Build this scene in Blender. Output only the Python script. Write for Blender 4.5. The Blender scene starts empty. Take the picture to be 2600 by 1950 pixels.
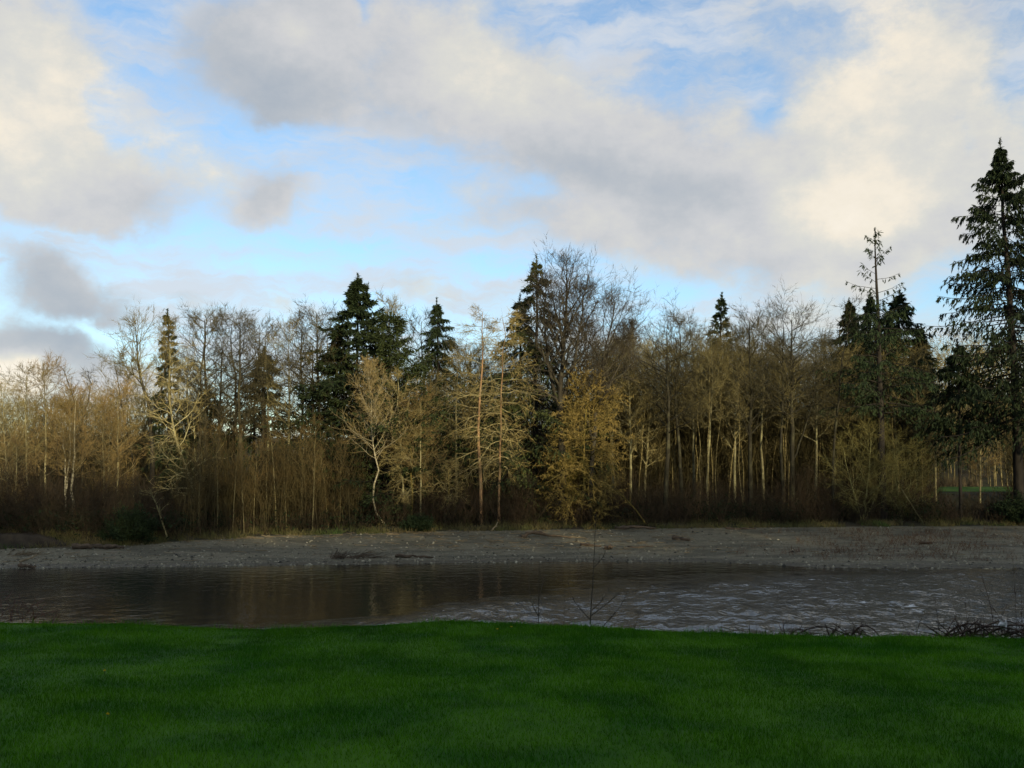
import bpy, math
import numpy as np
from mathutils import Vector

# ------------------------------------------------------------------ camera, sky, sun, exposure
scene = bpy.context.scene
COL = scene.collection
F = 2171.0                      # focal length in pixels of a 2212 px wide frame
PITCH = math.atan((1062 - 829.5) / F)
EYE = 5.0
cam_data = bpy.data.cameras.new("camera")
cam_data.sensor_width = 36.0
cam_data.lens = 36.0 * F / 2212.0
cam_data.clip_start = 0.1
cam_data.clip_end = 3000.0
cam = bpy.data.objects.new("camera", cam_data)
cam.location = (0, 0, EYE)
cam.rotation_euler = (math.pi / 2 + PITCH, 0, 0)
COL.objects.link(cam)
scene.camera = cam

SUN_EL = math.radians(8.0)
SUN_AZ = math.radians(25.0)     # behind the camera, turned to its right-hand side
SUN_DIR = Vector((math.sin(SUN_AZ) * math.cos(SUN_EL), -math.cos(SUN_AZ) * math.cos(SUN_EL), math.sin(SUN_EL)))
sun_data = bpy.data.lights.new("sun", 'SUN')
sun_data.energy = 5.0
sun_data.angle = math.radians(0.6)
sun_data.color = (1.0, 0.86, 0.54)
sun = bpy.data.objects.new("sun", sun_data)
sun.rotation_euler = SUN_DIR.to_track_quat('Z', 'Y').to_euler()
COL.objects.link(sun)

scene.view_settings.view_transform = 'Standard'
scene.view_settings.look = 'None'
scene.view_settings.exposure = 0.0
scene.view_settings.gamma = 1.0
scene.view_settings.use_curve_mapping = False
scene.render.engine = 'CYCLES'
cy = scene.cycles
cy.max_bounces = 4
cy.diffuse_bounces = 2
cy.glossy_bounces = 2
cy.transmission_bounces = 2
cy.use_denoising = True
cy.sample_clamp_indirect = 4.0
cy.use_adaptive_sampling = True
cy.adaptive_threshold = 0.02


def px_dir(px, py):
    u = (px - 1106) / F
    v = (829.5 - py) / F
    c, s = math.cos(PITCH), math.sin(PITCH)
    return Vector((u, c - v * s, s + v * c))


def P(px, py, Y):
    d = px_dir(px, py)
    t = Y / d.y
    return Vector((d.x * t, Y, EYE + d.z * t))


class NT:
    """small helper for writing node trees"""
    def __init__(self, tree):
        self.t = tree
        self.l = tree.links

    def n(self, typ, **kw):
        nd = self.t.nodes.new(typ)
        for k, v in kw.items():
            setattr(nd, k, v)
        return nd

    def put(self, sock, v):
        if hasattr(v, 'links') or hasattr(v, 'is_linked'):
            self.l.new(v, sock)
        else:
            sock.default_value = v

    def math(self, op, a, b=None, c=None, clamp=False):
        nd = self.n('ShaderNodeMath', operation=op, use_clamp=clamp)
        for i, v in enumerate((a, b, c)):
            if v is not None:
                self.put(nd.inputs[i], v)
        return nd.outputs[0]

    def vmath(self, op, a, b=None, out=0):
        nd = self.n('ShaderNodeVectorMath', operation=op)
        self.put(nd.inputs[0], a)
        if b is not None:
            self.put(nd.inputs[3] if op == 'SCALE' else nd.inputs[1], b)
        return nd.outputs['Value'] if op in ('DOT_PRODUCT', 'LENGTH') else nd.outputs[0]

    def noise(self, vec, scale, detail=4.0, rough=0.55, out='Fac', dist=0.0):
        nd = self.n('ShaderNodeTexNoise')
        if vec is not None:
            self.put(nd.inputs['Vector'], vec)
        nd.inputs['Scale'].default_value = scale
        nd.inputs['Detail'].default_value = detail
        nd.inputs['Roughness'].default_value = rough
        nd.inputs['Distortion'].default_value = dist
        return nd.outputs[out]

    def ramp(self, fac, stops, interp='LINEAR'):
        nd = self.n('ShaderNodeValToRGB')
        cr = nd.color_ramp
        cr.interpolation = interp
        while len(cr.elements) < len(stops):
            cr.elements.new(0.5)
        for e, (p, c) in zip(cr.elements, stops):
            e.position = p
            e.color = (c[0], c[1], c[2], 1)
        self.put(nd.inputs[0], fac)
        return nd.outputs[0]

    def mix(self, fac, a, b, blend='MIX'):
        nd = self.n('ShaderNodeMix', data_type='RGBA', blend_type=blend)
        self.put(nd.inputs[0], fac)
        self.put(nd.inputs[6], a if not isinstance(a, tuple) else (*a[:3], 1))
        self.put(nd.inputs[7], b if not isinstance(b, tuple) else (*b[:3], 1))
        return nd.outputs[2]

    def smooth(self, v, lo, hi):
        nd = self.n('ShaderNodeMapRange', interpolation_type='SMOOTHSTEP')
        self.put(nd.inputs[0], v)
        nd.inputs[1].default_value = lo
        nd.inputs[2].default_value = hi
        return nd.outputs[0]


def build_world():
    w = bpy.data.worlds.new("World")
    scene.world = w
    w.use_nodes = True
    w.node_tree.nodes.clear()
    N = NT(w.node_tree)
    out = N.n('ShaderNodeOutputWorld')
    bg = N.n('ShaderNodeBackground')
    STR = 0.15
    bg.inputs[1].default_value = STR
    N.l.new(bg.outputs[0], out.inputs[0])
    sky = N.n('ShaderNodeTexSky', sky_type='NISHITA')
    sky.sun_disc = False
    sky.sun_elevation = SUN_EL
    sky.sun_rotation = math.atan2(SUN_DIR.x, SUN_DIR.y)
    sky.altitude = 50
    sky.air_density = 1.0
    sky.dust_density = 0.6
    sky.ozone_density = 1.2
    tc = N.n('ShaderNodeTexCoord')
    d = N.vmath('NORMALIZE', tc.outputs['Generated'])
    sep = N.n('ShaderNodeSeparateXYZ')
    N.l.new(d, sep.inputs[0])
    az = N.math('ARCTAN2', sep.outputs[0], sep.outputs[1])
    el = N.math('ARCSINE', sep.outputs[2])
    comb = N.n('ShaderNodeCombineXYZ')
    N.l.new(az, comb.inputs[0]); N.l.new(el, comb.inputs[1])
    ae = comb.outputs[0]
    # billow the cloud outlines with two scales of noise
    w1 = N.vmath('SCALE', N.vmath('SUBTRACT', N.noise(d, 5.0, 3, 0.5, 'Color'), (0.5, 0.5, 0.5)), 0.11)
    w2 = N.vmath('SCALE', N.vmath('SUBTRACT', N.noise(d, 18.0, 4, 0.6, 'Color'), (0.5, 0.5, 0.5)), 0.04)
    wae = N.vmath('ADD', N.vmath('ADD', ae, w1), w2)

    def blobs(items, start, gain=1.0):
        acc = start
        for (px, py, sx, sy, rot, amp) in items:
            dd = px_dir(px, py).normalized()
            a0, e0 = math.atan2(dd.x, dd.y), math.asin(dd.z)
            mp = N.n('ShaderNodeMapping', vector_type='TEXTURE')
            N.l.new(wae, mp.inputs['Vector'])
            mp.inputs['Location'].default_value = (a0, e0, 0)
            mp.inputs['Rotation'].default_value = (0, 0, math.radians(-rot))
            mp.inputs['Scale'].default_value = (sx / F, sy / F, 1)
            q = N.vmath('DOT_PRODUCT', mp.outputs[0], mp.outputs[0])
            g = N.math('POWER', 0.3679, q)
            acc = N.math('MULTIPLY_ADD', g, amp * gain, acc)
        return acc

    # rot: degrees, positive turns the long axis down towards the right of the frame
    cover_blobs = [
        (70, 170, 170, 330, -14, .62), (140, 410, 210, 95, 4, .55), (430, 390, 150, 70, 20, .22),
        (560, 190, 170, 130, 30, .55), (640, 60, 170, 100, 0, .45), (950, 180, 330, 150, 22, .55),
        (1380, 350, 360, 120, 24, .55), (1720, 470, 330, 100, 10, .5), (1900, 260, 150, 260, 0, .55),
        (2090, 150, 140, 260, 0, .5), (1960, 430, 240, 120, 0, .5), (1560, 230, 130, 80, 0, .25), (600, 455, 72, 55, -20, .62),
        (130, 600, 130, 45, 20, .62), (60, 715, 170, 60, 0, .6), (600, 640, 52, 34, 30, .55), (440, 640, 70, 26, 15, .4),
        (880, 640, 50, 60, 0, .35), (815, 560, 14, 44, -38, .5), (10, 800, 70, 60, 0, .9), (260, 800, 90, 40, 0, .5), (1000, 500, 120, 40, 0, .18),
        (1330, 520, 170, 35, 8, .28), (1600, 1000, 500, 80, 0, .3), (700, 850, 300, 60, 0, .25),
        (225, 225, 55, 75, 30, -.55), (600, 312, 140, 38, 0, -.6), (330, 530, 330, 32, 3, -.55), (800, 480, 120, 60, 0, -.5),
        (700, 590, 260, 50, 0, -.45), (1300, 140, 45, 30, 0, -.5), (1680, 225, 45, 70, -25, -.5), (760, 30, 26, 40, 0, -.55),
        (1500, 75, 120, 40, 0, -.4), (1150, 440, 120, 30, 20, -.2), (1230, 590, 240, 36, 6, -.35), (1500, 630, 240, 45, 0, -.4), (2170, 165, 40, 60, 20, -.5),
        (2080, 320, 24, 40, 0, -.35), (2080, 650, 170, 60, 0, -.45), (190, 680, 80, 25, 10, -.5), (450, 720, 220, 40, 0, -.35), (380, 590, 170, 30, 0, -.45),
        (260, 40, 70, 60, 0, -.3), (330, 250, 60, 90, 10, -.25), (980, 590, 130, 40, 0, -.3)]
    n_cov = N.noise(N.vmath('MULTIPLY', d, (1, 1, 1.7)), 4.5, 6, 0.6)
    base = N.math('MULTIPLY_ADD', N.math('SUBTRACT', n_cov, 0.5), 1.1, 0.42)
    cov = blobs(cover_blobs, base, 0.82)
    n_fine = N.noise(N.vmath('MULTIPLY', d, (1, 1, 1.5)), 10.0, 7, 0.66)
    fine = N.math('SUBTRACT', n_fine, 0.5)
    cov = N.math('MULTIPLY_ADD', fine, 0.95, cov)
    alpha = N.math('MULTIPLY', N.smooth(cov, 0.20, 0.86), 0.96)
    # thin streaky veil between the heavier clouds
    veil_n = N.noise(N.vmath('MULTIPLY', N.vmath('ADD', ae, w2), (5, 19, 1)), 1.0, 6, 0.62)
    veil = N.math('MULTIPLY', N.smooth(veil_n, 0.34, 0.64), 0.88)
    alpha = N.math('MAXIMUM', alpha, veil)
    tone_blobs = [
        (60, 230, 150, 230, -10, .22), (1840, 300, 90, 200, 8, .30), (2050, 180, 170, 200, 0, .26), (1950, 470, 170, 70, 20, .25),
        (10, 800, 70, 60, 0, .9), (1880, 60, 120, 90, 0, .2), (480, 170, 170, 120, 30, -.42), (1250, 390, 260, 60, 20, -.22), (1500, 430, 250, 50, 12, -.2),
        (100, 610, 170, 70, 15, -.45), (90, 720, 190, 55, 0, -.5), (90, 440, 220, 60, 0, -.2), (1990, 520, 200, 35, 0, -.25), (560, 440, 60, 50, 0, -.2),
        (430, 360, 120, 60, 20, .2), (620, 250, 160, 60, 0, -.2), (600, 640, 50, 30, 0, .15)]
    n_tone = N.noise(d, 7.0, 4, 0.55)
    tone = blobs(tone_blobs, N.math('MULTIPLY_ADD', fine, 0.8, N.math('MULTIPLY_ADD', N.math('SUBTRACT', n_tone, 0.5), 0.6, 0.56)), 0.8)
    k = 1.0 / STR
    def L(r, g, b):
        f = lambda c: ((c / 255 + .055) / 1.055) ** 2.4 * k
        return (f(r), f(g), f(b))
    stops = [(0.0, L(166, 176, 188)), (0.3, L(189, 193, 198)), (0.5, L(208, 208, 209)), (0.68, L(222, 220, 212)), (0.85, L(246, 236, 218)), (1.0, L(253, 243, 226))]
    ccol = N.ramp(tone, stops)
    veilcol = N.mix(N.smooth(cov, 0.2, 0.7), L(214, 220, 228), ccol)
    skyc = N.mix(1.0, sky.outputs[0], (SKYGAIN[0], SKYGAIN[1], SKYGAIN[2]), 'MULTIPLY')
    col = N.mix(alpha, skyc, veilcol)
    N.l.new(col, bg.inputs[0])
    w.cycles.sampling_method = 'MANUAL'
    w.cycles.sample_map_resolution = 1024


SKYGAIN = (1.32, 1.55, 1.85)
build_world()

# ------------------------------------------------------------------ numpy helpers
RNG = np.random.default_rng(7)


def vnoise(x, y, seed=0, octaves=4, rough=0.5):
    x = np.asarray(x, float); y = np.asarray(y, float)
    tot = np.zeros(np.broadcast(x, y).shape); amp = 1.0; norm = 0.0
    for o in range(octaves):
        xi = np.floor(x).astype(np.int64); yi = np.floor(y).astype(np.int64)
        fx = x - xi; fy = y - yi
        fx = fx * fx * (3 - 2 * fx); fy = fy * fy * (3 - 2 * fy)
        def h(a, b):
            n = (a * 374761393 + b * 668265263 + (seed + o * 17) * 2246822519) & 0xffffffff
            n = ((n ^ (n >> 13)) * 1274126177) & 0xffffffff
            return ((n ^ (n >> 16)) & 0xffff) / 65535.0
        v = (h(xi, yi) * (1 - fx) + h(xi + 1, yi) * fx) * (1 - fy) + (h(xi, yi + 1) * (1 - fx) + h(xi + 1, yi + 1) * fx) * fy
        tot = tot + (v - 0.5) * amp
        norm += amp; amp *= rough; x = x * 2.03 + 13.7; y = y * 2.03 + 7.1
    return tot / norm * 2


def unit(v):
    return v / np.maximum(np.linalg.norm(v, axis=-1, keepdims=True), 1e-9)


def mesh_from(name, V, T, mats, mat_idx=None, attrs=None, smooth=True):
    V = np.ascontiguousarray(V, np.float32); T = np.ascontiguousarray(T, np.int32)
    me = bpy.data.meshes.new(name)
    me.vertices.add(len(V)); me.vertices.foreach_set('co', V.ravel())
    me.loops.add(T.size); me.loops.foreach_set('vertex_index', T.ravel())
    me.polygons.add(len(T))
    k = T.shape[1]
    me.polygons.foreach_set('loop_start', np.arange(0, T.size, k, dtype=np.int32))
    if smooth:
        me.polygons.foreach_set('use_smooth', np.ones(len(T), bool))
    for m in mats:
        me.materials.append(m)
    if mat_idx is not None:
        me.polygons.foreach_set('material_index', np.ascontiguousarray(mat_idx, np.int32))
    for an, av in (attrs or {}).items():
        a = me.attributes.new(an, 'FLOAT', 'POINT')
        a.data.foreach_set('value', np.ascontiguousarray(av, np.float32))
    me.update(calc_edges=True)
    return me


class Geo:
    """collects tubes, ribbons and loose triangles; attribute t tells bark (0) from twig (1)"""
    def __init__(self):
        self.V = []; self.T = []; self.A = []; self.M = []; self.n = 0

    def add(self, V, T, t, m=0):
        V = V.reshape(-1, 3)
        self.V.append(V); self.T.append(T.reshape(-1, 3) + self.n)
        self.A.append(np.broadcast_to(np.asarray(t, float), (len(V),)).copy())
        self.M.append(np.full(T.size // 3, m)); self.n += len(V)

    def tubes(self, pts, rad, sides, t0=0.0, t1=None, m=0, cap=False):
        B, n, _ = pts.shape
        if B == 0:
            return
        t1 = t0 if t1 is None else t1
        tan = np.gradient(pts, axis=1)
        tan = unit(tan)
        mean = unit(pts[:, -1] - pts[:, 0])
        ref = np.where(np.abs(mean[:, 2:3]) > 0.8, np.array([[1.0, 0.13, 0.0]]), np.array([[0.1, 0.05, 1.0]]))
        if sides == 2:
            ref = unit(ref + 1.2 * RNG.normal(size=ref.shape))
        e1 = unit(np.cross(tan, ref[:, None, :]))
        e2 = np.cross(tan, e1)
        if sides == 2:
            ring = np.stack([pts + e1 * rad[..., None], pts - e1 * rad[..., None]], axis=2)
        else:
            a = np.arange(sides) / sides * 2 * np.pi
            ring = pts[:, :, None, :] + rad[:, :, None, None] * (np.cos(a)[None, None, :, None] * e1[:, :, None, :] + np.sin(a)[None, None, :, None] * e2[:, :, None, :])
        idx = np.arange(B * n * sides).reshape(B, n, sides)
        s = 1 if sides == 2 else sides
        nx = (np.arange(s) + 1) % sides
        a0 = idx[:, :-1, :s]; b0 = idx[:, :-1][:, :, nx]; a1 = idx[:, 1:, :s]; b1 = idx[:, 1:][:, :, nx]
        T = np.concatenate([np.stack([a0, b0, b1], -1).reshape(-1, 3), np.stack([a0, b1, a1], -1).reshape(-1, 3)])
        tt = np.broadcast_to(np.linspace(t0, t1, n)[None, :, None], (B, n, sides)).reshape(-1)
        if cap and sides > 2:
            V = ring.reshape(-1, 3)
            c = np.concatenate([pts[:, 0], pts[:, -1]])
            ci = len(V) + np.arange(2 * B)
            r = np.arange(sides); rn = (r + 1) % sides
            T1 = np.stack([np.broadcast_to(ci[:B, None], (B, sides)), idx[:, 0][:, rn], idx[:, 0][:, r]], -1).reshape(-1, 3)
            T2 = np.stack([np.broadcast_to(ci[B:, None], (B, sides)), idx[:, -1][:, r], idx[:, -1][:, rn]], -1).reshape(-1, 3)
            self.add(np.concatenate([V, c]), np.concatenate([T, T1, T2]), np.concatenate([tt, np.full(2 * B, t0)]), m)
            return
        self.add(ring, T, tt, m)

    def spikes(self, base, tip, width, t0=0.8, t1=1.0, m=0, rng=RNG):
        """one thin tapering triangle each"""
        B = len(base)
        if B == 0:
            return
        d = tip - base
        side = unit(np.cross(d, rng.normal(size=d.shape)))
        w = np.broadcast_to(np.asarray(width, float), (B,))[:, None] * 0.5
        V = np.stack([base + side * w, base - side * w, tip], 1)
        T = np.arange(B * 3).reshape(B, 3)
        tt = np.tile(np.array([t0, t0, t1]), B)
        self.add(V, T, tt, m)

    def blades(self, base, tip, width, t0=0.8, t1=1.0, m=0, rng=RNG):
        """one diamond of two triangles each, widest in the middle"""
        B = len(base)
        if B == 0:
            return
        d = tip - base
        side = unit(np.cross(d, rng.normal(size=d.shape)))
        w = np.broadcast_to(np.asarray(width, float), (B,))[:, None] * 0.5
        mid = base + d * 0.45
        V = np.stack([base, mid + side * w, tip, mid - side * w], 1)
        i = np.arange(B)[:, None] * 4
        T = np.concatenate([i + np.array([[0, 1, 2]]), i + np.array([[0, 2, 3]])])
        self.add(V, T, np.tile(np.array([t0, (t0 + t1) / 2, t1, (t0 + t1) / 2]), B), m)

    def mesh(self, name, mats, smooth=True):
        V = np.concatenate(self.V); T = np.concatenate(self.T)
        return mesh_from(name, V, T, mats, np.concatenate(self.M), {'t': np.concatenate(self.A)}, smooth)

    def top(self):
        return max(v[:, 2].max() for v in self.V)


def along(pts, rad, t):
    """points, tangents, radii at parameters t (B,k) of polylines (B,n,3)"""
    B, n, _ = pts.shape
    f = np.clip(t, 0, 0.9999) * (n - 1)
    i = f.astype(int); fr = (f - i)[..., None]
    b = np.arange(B)[:, None]
    p0 = pts[b, i]; p1 = pts[b, i + 1]
    pos = p0 + (p1 - p0) * fr
    r = rad[b, i] * (1 - fr[..., 0]) + rad[b, i + 1] * fr[..., 0]
    return pos, unit(p1 - p0), r


def grow(pts, rad, ln, k, t0, t1, ang, angsd, ratio, m, jit, up, rr, rmin, rng, shape=None, keep=1.0, bias=None, abs_len=None, upcurve=0.0):
    B = len(pts)
    t = t0 + (t1 - t0) * (np.arange(k)[None, :] + rng.random((B, k))) / k
    pos, tan, r = along(pts, rad, t)
    ref = np.where(np.abs(tan[..., 2:3]) > 0.85, np.array([1.0, 0.1, 0]), np.array([0.1, 0.05, 1.0]))
    e1 = unit(np.cross(tan, ref)); e2 = np.cross(tan, e1)
    az = (np.arange(k)[None, :] * 2.39996 + rng.random((B, 1)) * 6.28 + rng.normal(size=(B, k)) * 0.5)[..., None]
    tt = (t - t0) / max(t1 - t0, 1e-6)
    a = (ang(tt) if callable(ang) else ang) + rng.normal(size=(B, k)) * angsd
    a = np.radians(a)[..., None]
    d = np.cos(a) * tan + np.sin(a) * (np.cos(az) * e1 + np.sin(az) * e2)
    if bias is not None:
        d = unit(d + np.asarray(bias))
    L0 = (abs_len if abs_len is not None else np.asarray(ln)[:, None] * ratio) * (0.7 + 0.6 * rng.random((B, k)))
    if shape is not None:
        L0 = L0 * shape(tt)
    r0 = np.maximum(r * rr, rmin)
    d = d.reshape(-1, 3); pos = pos.reshape(-1, 3); L0 = np.broadcast_to(L0, (B, k)).reshape(-1); r0 = r0.reshape(-1)
    if keep < 1.0:
        s = rng.random(len(d)) < keep
        d, pos, L0, r0 = d[s], pos[s], L0[s], r0[s]
    out = [pos]; st = (L0 / (m - 1))[:, None]
    for j in range(m - 1):
        out.append(out[-1] + d * st)
        d = d + jit * rng.normal(size=d.shape)
        d[:, 2] += up + upcurve * (j / max(m - 2, 1))
        d = unit(d)
    Pn = np.stack(out, 1)
    Rn = r0[:, None] * np.linspace(1.0, 0.3, m)[None, :]
    return Pn, Rn, L0


def trunk_line(H, r, n, wob, rng, lean=(0, 0), ctrl=None, top_r=0.12, base=(0, 0, 0)):
    t = np.linspace(0, 1, n)
    z = t * H
    wx = np.cumsum(rng.normal(size=n)) * wob; wy = np.cumsum(rng.normal(size=n)) * wob
    wx -= wx[0]; wy -= wy[0]
    if ctrl is not None:
        c = np.asarray(ctrl, float)
        x = np.interp(t, c[:, 2] / c[-1, 2], c[:, 0]); y = np.interp(t, c[:, 2] / c[-1, 2], c[:, 1])
    else:
        x = lean[0] * t ** 1.3; y = lean[1] * t ** 1.3
    p = np.stack([x + wx * np.sin(t * 1.5), y + wy * np.sin(t * 1.5), z], -1) + np.asarray(base)
    rad = r * ((1 - t) ** 0.85 * (1 - top_r) + top_r)
    rad[0] *= 1.35
    return p[None], rad[None]


# ------------------------------------------------------------------ materials
def new_mat(name):
    m = bpy.data.materials.new(name)
    m.use_nodes = True
    N = NT(m.node_tree)
    b = m.node_tree.nodes['Principled BSDF']
    return m, N, b


def bark_mat(name, bark, bark2, twig, twig2=None, rough=0.9, scale=1.5, stripes=False, spec=0.15, var=0.35, lichen=None, lich_amt=0.5):
    """bark colour at t=0 running to twig colour at t=1, varied per tree and by lichen patches"""
    m, N, b = new_mat(name)
    tc = N.n('ShaderNodeTexCoord')
    at = N.n('ShaderNodeAttribute', attribute_name='t')
    oi = N.n('ShaderNodeObjectInfo')
    obj = tc.outputs['Object']
    if stripes:
        n1 = N.noise(N.vmath('MULTIPLY', obj, (1.2, 1.2, 5)), scale, 5, 0.65)
    else:
        n1 = N.noise(N.vmath('MULTIPLY', obj, (2.5, 2.5, 0.6)), scale, 5, 0.65)
    bc = N.mix(N.smooth(n1, 0.38, 0.62), bark, bark2)
    if lichen is not None:
        n3 = N.noise(obj, 0.9, 4, 0.7)
        bc = N.mix(N.math('MULTIPLY', N.smooth(n3, 0.45, 0.65), lich_amt), bc, lichen)
    n2 = N.noise(obj, 0.45, 2, 0.5)
    tw = N.mix(N.smooth(n2, 0.35, 0.65), twig, twig2 or twig)
    c = N.mix(N.smooth(at.outputs['Fac'], 0.25, 0.95), bc, tw)
    v = N.math('MULTIPLY_ADD', oi.outputs['Random'], 2 * var, 1.0 - var)
    c = N.mix(1.0, c, N.vmath('SCALE', (1, 1, 1), v), 'MULTIPLY')
    c = N.mix(1.0, c, oi.outputs['Color'], 'MULTIPLY')
    N.l.new(c, b.inputs['Base Color'])
    b.inputs['Roughness'].default_value = rough
    b.inputs['Specular IOR Level'].default_value = spec
    return m


def flat_mat(name, c1, c2, scale, rough=0.9, spec=0.2, detail=4, c3=None, bump=0.0, var=0.0, stretch=(1, 1, 1), c3lo=0.6, c3hi=0.7):
    m, N, b = new_mat(name)
    tc = N.n('ShaderNodeTexCoord')
    obj = N.vmath('MULTIPLY', tc.outputs['Object'], stretch)
    n = N.noise(obj, scale, detail, 0.65)
    c = N.mix(N.smooth(n, 0.35, 0.65), c1, c2)
    if c3 is not None:
        n2 = N.noise(obj, scale * 0.23, 3, 0.6)
        c = N.mix(N.smooth(n2, c3lo, c3hi), c, c3)
    if var:
        at = N.n('ShaderNodeAttribute', attribute_name='t')
        c = N.mix(1.0, c, N.vmath('SCALE', (1, 1, 1), N.math('MULTIPLY_ADD', at.outputs['Fac'], 2 * var, 1 - var)), 'MULTIPLY')
    N.l.new(c, b.inputs['Base Color'])
    b.inputs['Roughness'].default_value = rough
    b.inputs['Specular IOR Level'].default_value = spec
    if bump:
        bn = N.n('ShaderNodeBump')
        bn.inputs['Strength'].default_value = bump
        bn.inputs['Distance'].default_value = 0.05
        N.l.new(n, bn.inputs['Height'])
        N.l.new(bn.outputs[0], b.inputs['Normal'])
    return m


MAT = {}
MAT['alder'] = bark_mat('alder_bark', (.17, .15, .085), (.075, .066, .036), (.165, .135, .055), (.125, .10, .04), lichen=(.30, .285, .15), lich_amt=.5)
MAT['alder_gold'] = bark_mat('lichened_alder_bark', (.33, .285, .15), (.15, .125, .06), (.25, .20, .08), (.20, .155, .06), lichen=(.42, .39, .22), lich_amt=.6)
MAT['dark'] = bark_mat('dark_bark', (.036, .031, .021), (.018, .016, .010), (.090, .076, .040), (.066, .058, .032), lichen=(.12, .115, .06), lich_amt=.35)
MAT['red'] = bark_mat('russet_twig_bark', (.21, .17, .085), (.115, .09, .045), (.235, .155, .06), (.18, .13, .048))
MAT['redbark'] = bark_mat('red_brown_bark', (.33, .20, .11), (.13, .085, .05), (.3, .2, .1), lichen=(.35, .31, .18), lich_amt=.4)
MAT['pale'] = bark_mat('pale_birch_bark', (.46, .40, .27), (.22, .19, .11), (.29, .21, .085), (.25, .18, .07), stripes=True, var=.15)
MAT['moss'] = bark_mat('mossy_bark', (.25, .185, .055), (.10, .08, .024), (.33, .235, .075), (.19, .14, .042), lichen=(.26, .21, .05), lich_amt=.55)
MAT['cotton'] = bark_mat('cottonwood_bark', (.045, .038, .027), (.024, .020, .014), (.06, .05, .036), (.05, .043, .032), lichen=(.13, .12, .08), lich_amt=.35)
MAT['conifer_bark'] = bark_mat('conifer_bark', (.032, .027, .022), (.018, .015, .013), (.03, .026, .018), (.026, .022, .017))
MAT['needles'] = bark_mat('spruce_needles', (.016, .026, .011), (.022, .032, .012), (.026, .040, .014), (.020, .032, .014), rough=.8, var=.25)
MAT['needles_gold'] = bark_mat('sunlit_hemlock_needles', (.05, .065, .02), (.04, .05, .02), (.11, .12, .035), (.06, .07, .025), rough=.8, var=.2)  # needles given their sunlit gold as base colour
MAT['grove'] = bark_mat('sun_streaked_grove_bark', (.155, .122, .052), (.05, .042, .02), (.20, .15, .05), (.15, .11, .04), stripes=True, var=.6, scale=.7)  # streaks of sun along the trunks are put into the two bark tones
MAT['brush'] = bark_mat('undergrowth_twigs', (.045, .032, .020), (.027, .022, .013), (.056, .035, .020), (.036, .030, .016), var=.1)  # darkened so the colour carries the shade at the foot of the wood
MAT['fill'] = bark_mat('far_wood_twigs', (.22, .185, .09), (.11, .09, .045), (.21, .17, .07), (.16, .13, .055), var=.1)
MAT['interior'] = bark_mat('wood_interior_twigs', (.062, .053, .026), (.034, .028, .015), (.11, .088, .036), (.068, .056, .022), var=.1)  # shade inside the wood is put into these darker twig tones
MAT['evergreen_leaf'] = flat_mat('evergreen_shrub_leaf', (.010, .019, .007), (.018, .030, .010), 1.2)
MAT['grass_tuft'] = flat_mat('bank_grass', (.085, .088, .028), (.12, .095, .042), .5, c3=(.05, .088, .02))
MAT['floor'] = flat_mat('forest_floor', (.045, .036, .022), (.028, .030, .014), .6, c3=(.05, .07, .02), bump=.4)
MAT['meadow'] = flat_mat('meadow_grass', (.06, .13, .018), (.08, .16, .022), .5)
def gravel_mat():
    m, N, b = new_mat('river_gravel')
    tc = N.n('ShaderNodeTexCoord'); obj = tc.outputs['Object']
    n1 = N.noise(obj, 2.2, 10, .68)
    c = N.mix(N.smooth(n1, .38, .62), (.105, .093, .060), (.195, .174, .118))
    n2 = N.noise(N.vmath('MULTIPLY', obj, (.5, 1.6, 1)), .35, 4, .6)
    c = N.mix(N.smooth(n2, .48, .60), c, (.092, .083, .056))
    vo = N.n('ShaderNodeTexVoronoi'); N.l.new(obj, vo.inputs['Vector']); vo.inputs['Scale'].default_value = 6.0
    c = N.mix(N.math('MULTIPLY', N.smooth(n1, .45, .7), .5), c, N.mix(.75, vo.outputs['Color'], (.17, .15, .11)), 'OVERLAY')
    sp = N.n('ShaderNodeSeparateXYZ'); N.l.new(obj, sp.inputs[0])
    wet = N.math('SUBTRACT', 1.0, N.smooth(N.math('MULTIPLY_ADD', N.math('SUBTRACT', n2, .5), .25, sp.outputs[2]), .05, .17))
    c = N.mix(N.math('MULTIPLY', wet, .7), c, (.045, .040, .028))
    N.l.new(c, b.inputs['Base Color'])
    N.l.new(N.math('MULTIPLY_ADD', wet, -.35, .85), b.inputs['Roughness'])
    b.inputs['Specular IOR Level'].default_value = .25
    bn = N.n('ShaderNodeBump'); bn.inputs['Strength'].default_value = .6; bn.inputs['Distance'].default_value = .08
    N.l.new(n1, bn.inputs['Height']); N.l.new(bn.outputs[0], b.inputs['Normal'])
    return m

MAT['gravel'] = gravel_mat()
MAT['stone'] = flat_mat('river_stones', (.12, .108, .075), (.21, .19, .135), .9, var=.9, spec=.3, rough=.75)
MAT['driftwood'] = flat_mat('driftwood', (.12, .085, .055), (.055, .04, .028), 2.2, stretch=(1, 1, 4), bump=.5)
MAT['drift_pale'] = flat_mat('bleached_driftwood', (.24, .185, .11), (.15, .115, .07), 2.2)
MAT['cane'] = flat_mat('bramble_cane', (.032, .018, .014), (.05, .03, .02), 6.0, rough=.6)
MAT['redtwig'] = flat_mat('red_twig', (.085, .022, .02), (.06, .02, .02), 5.0, rough=.6)
MAT['sapling'] = flat_mat('sapling_bark', (.045, .035, .022), (.03, .024, .016), 6.0, rough=.7)
MAT['dock'] = flat_mat('dead_dock', (.10, .05, .03), (.06, .03, .022), 5.0)
MAT['plastic'] = flat_mat('torn_white_plastic', (.5, .5, .5), (.4, .4, .4), 8.0, rough=.4)
MAT['yellow'] = flat_mat('dandelion_petals', (.75, .55, .02), (.6, .42, .02), 40.0)
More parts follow.
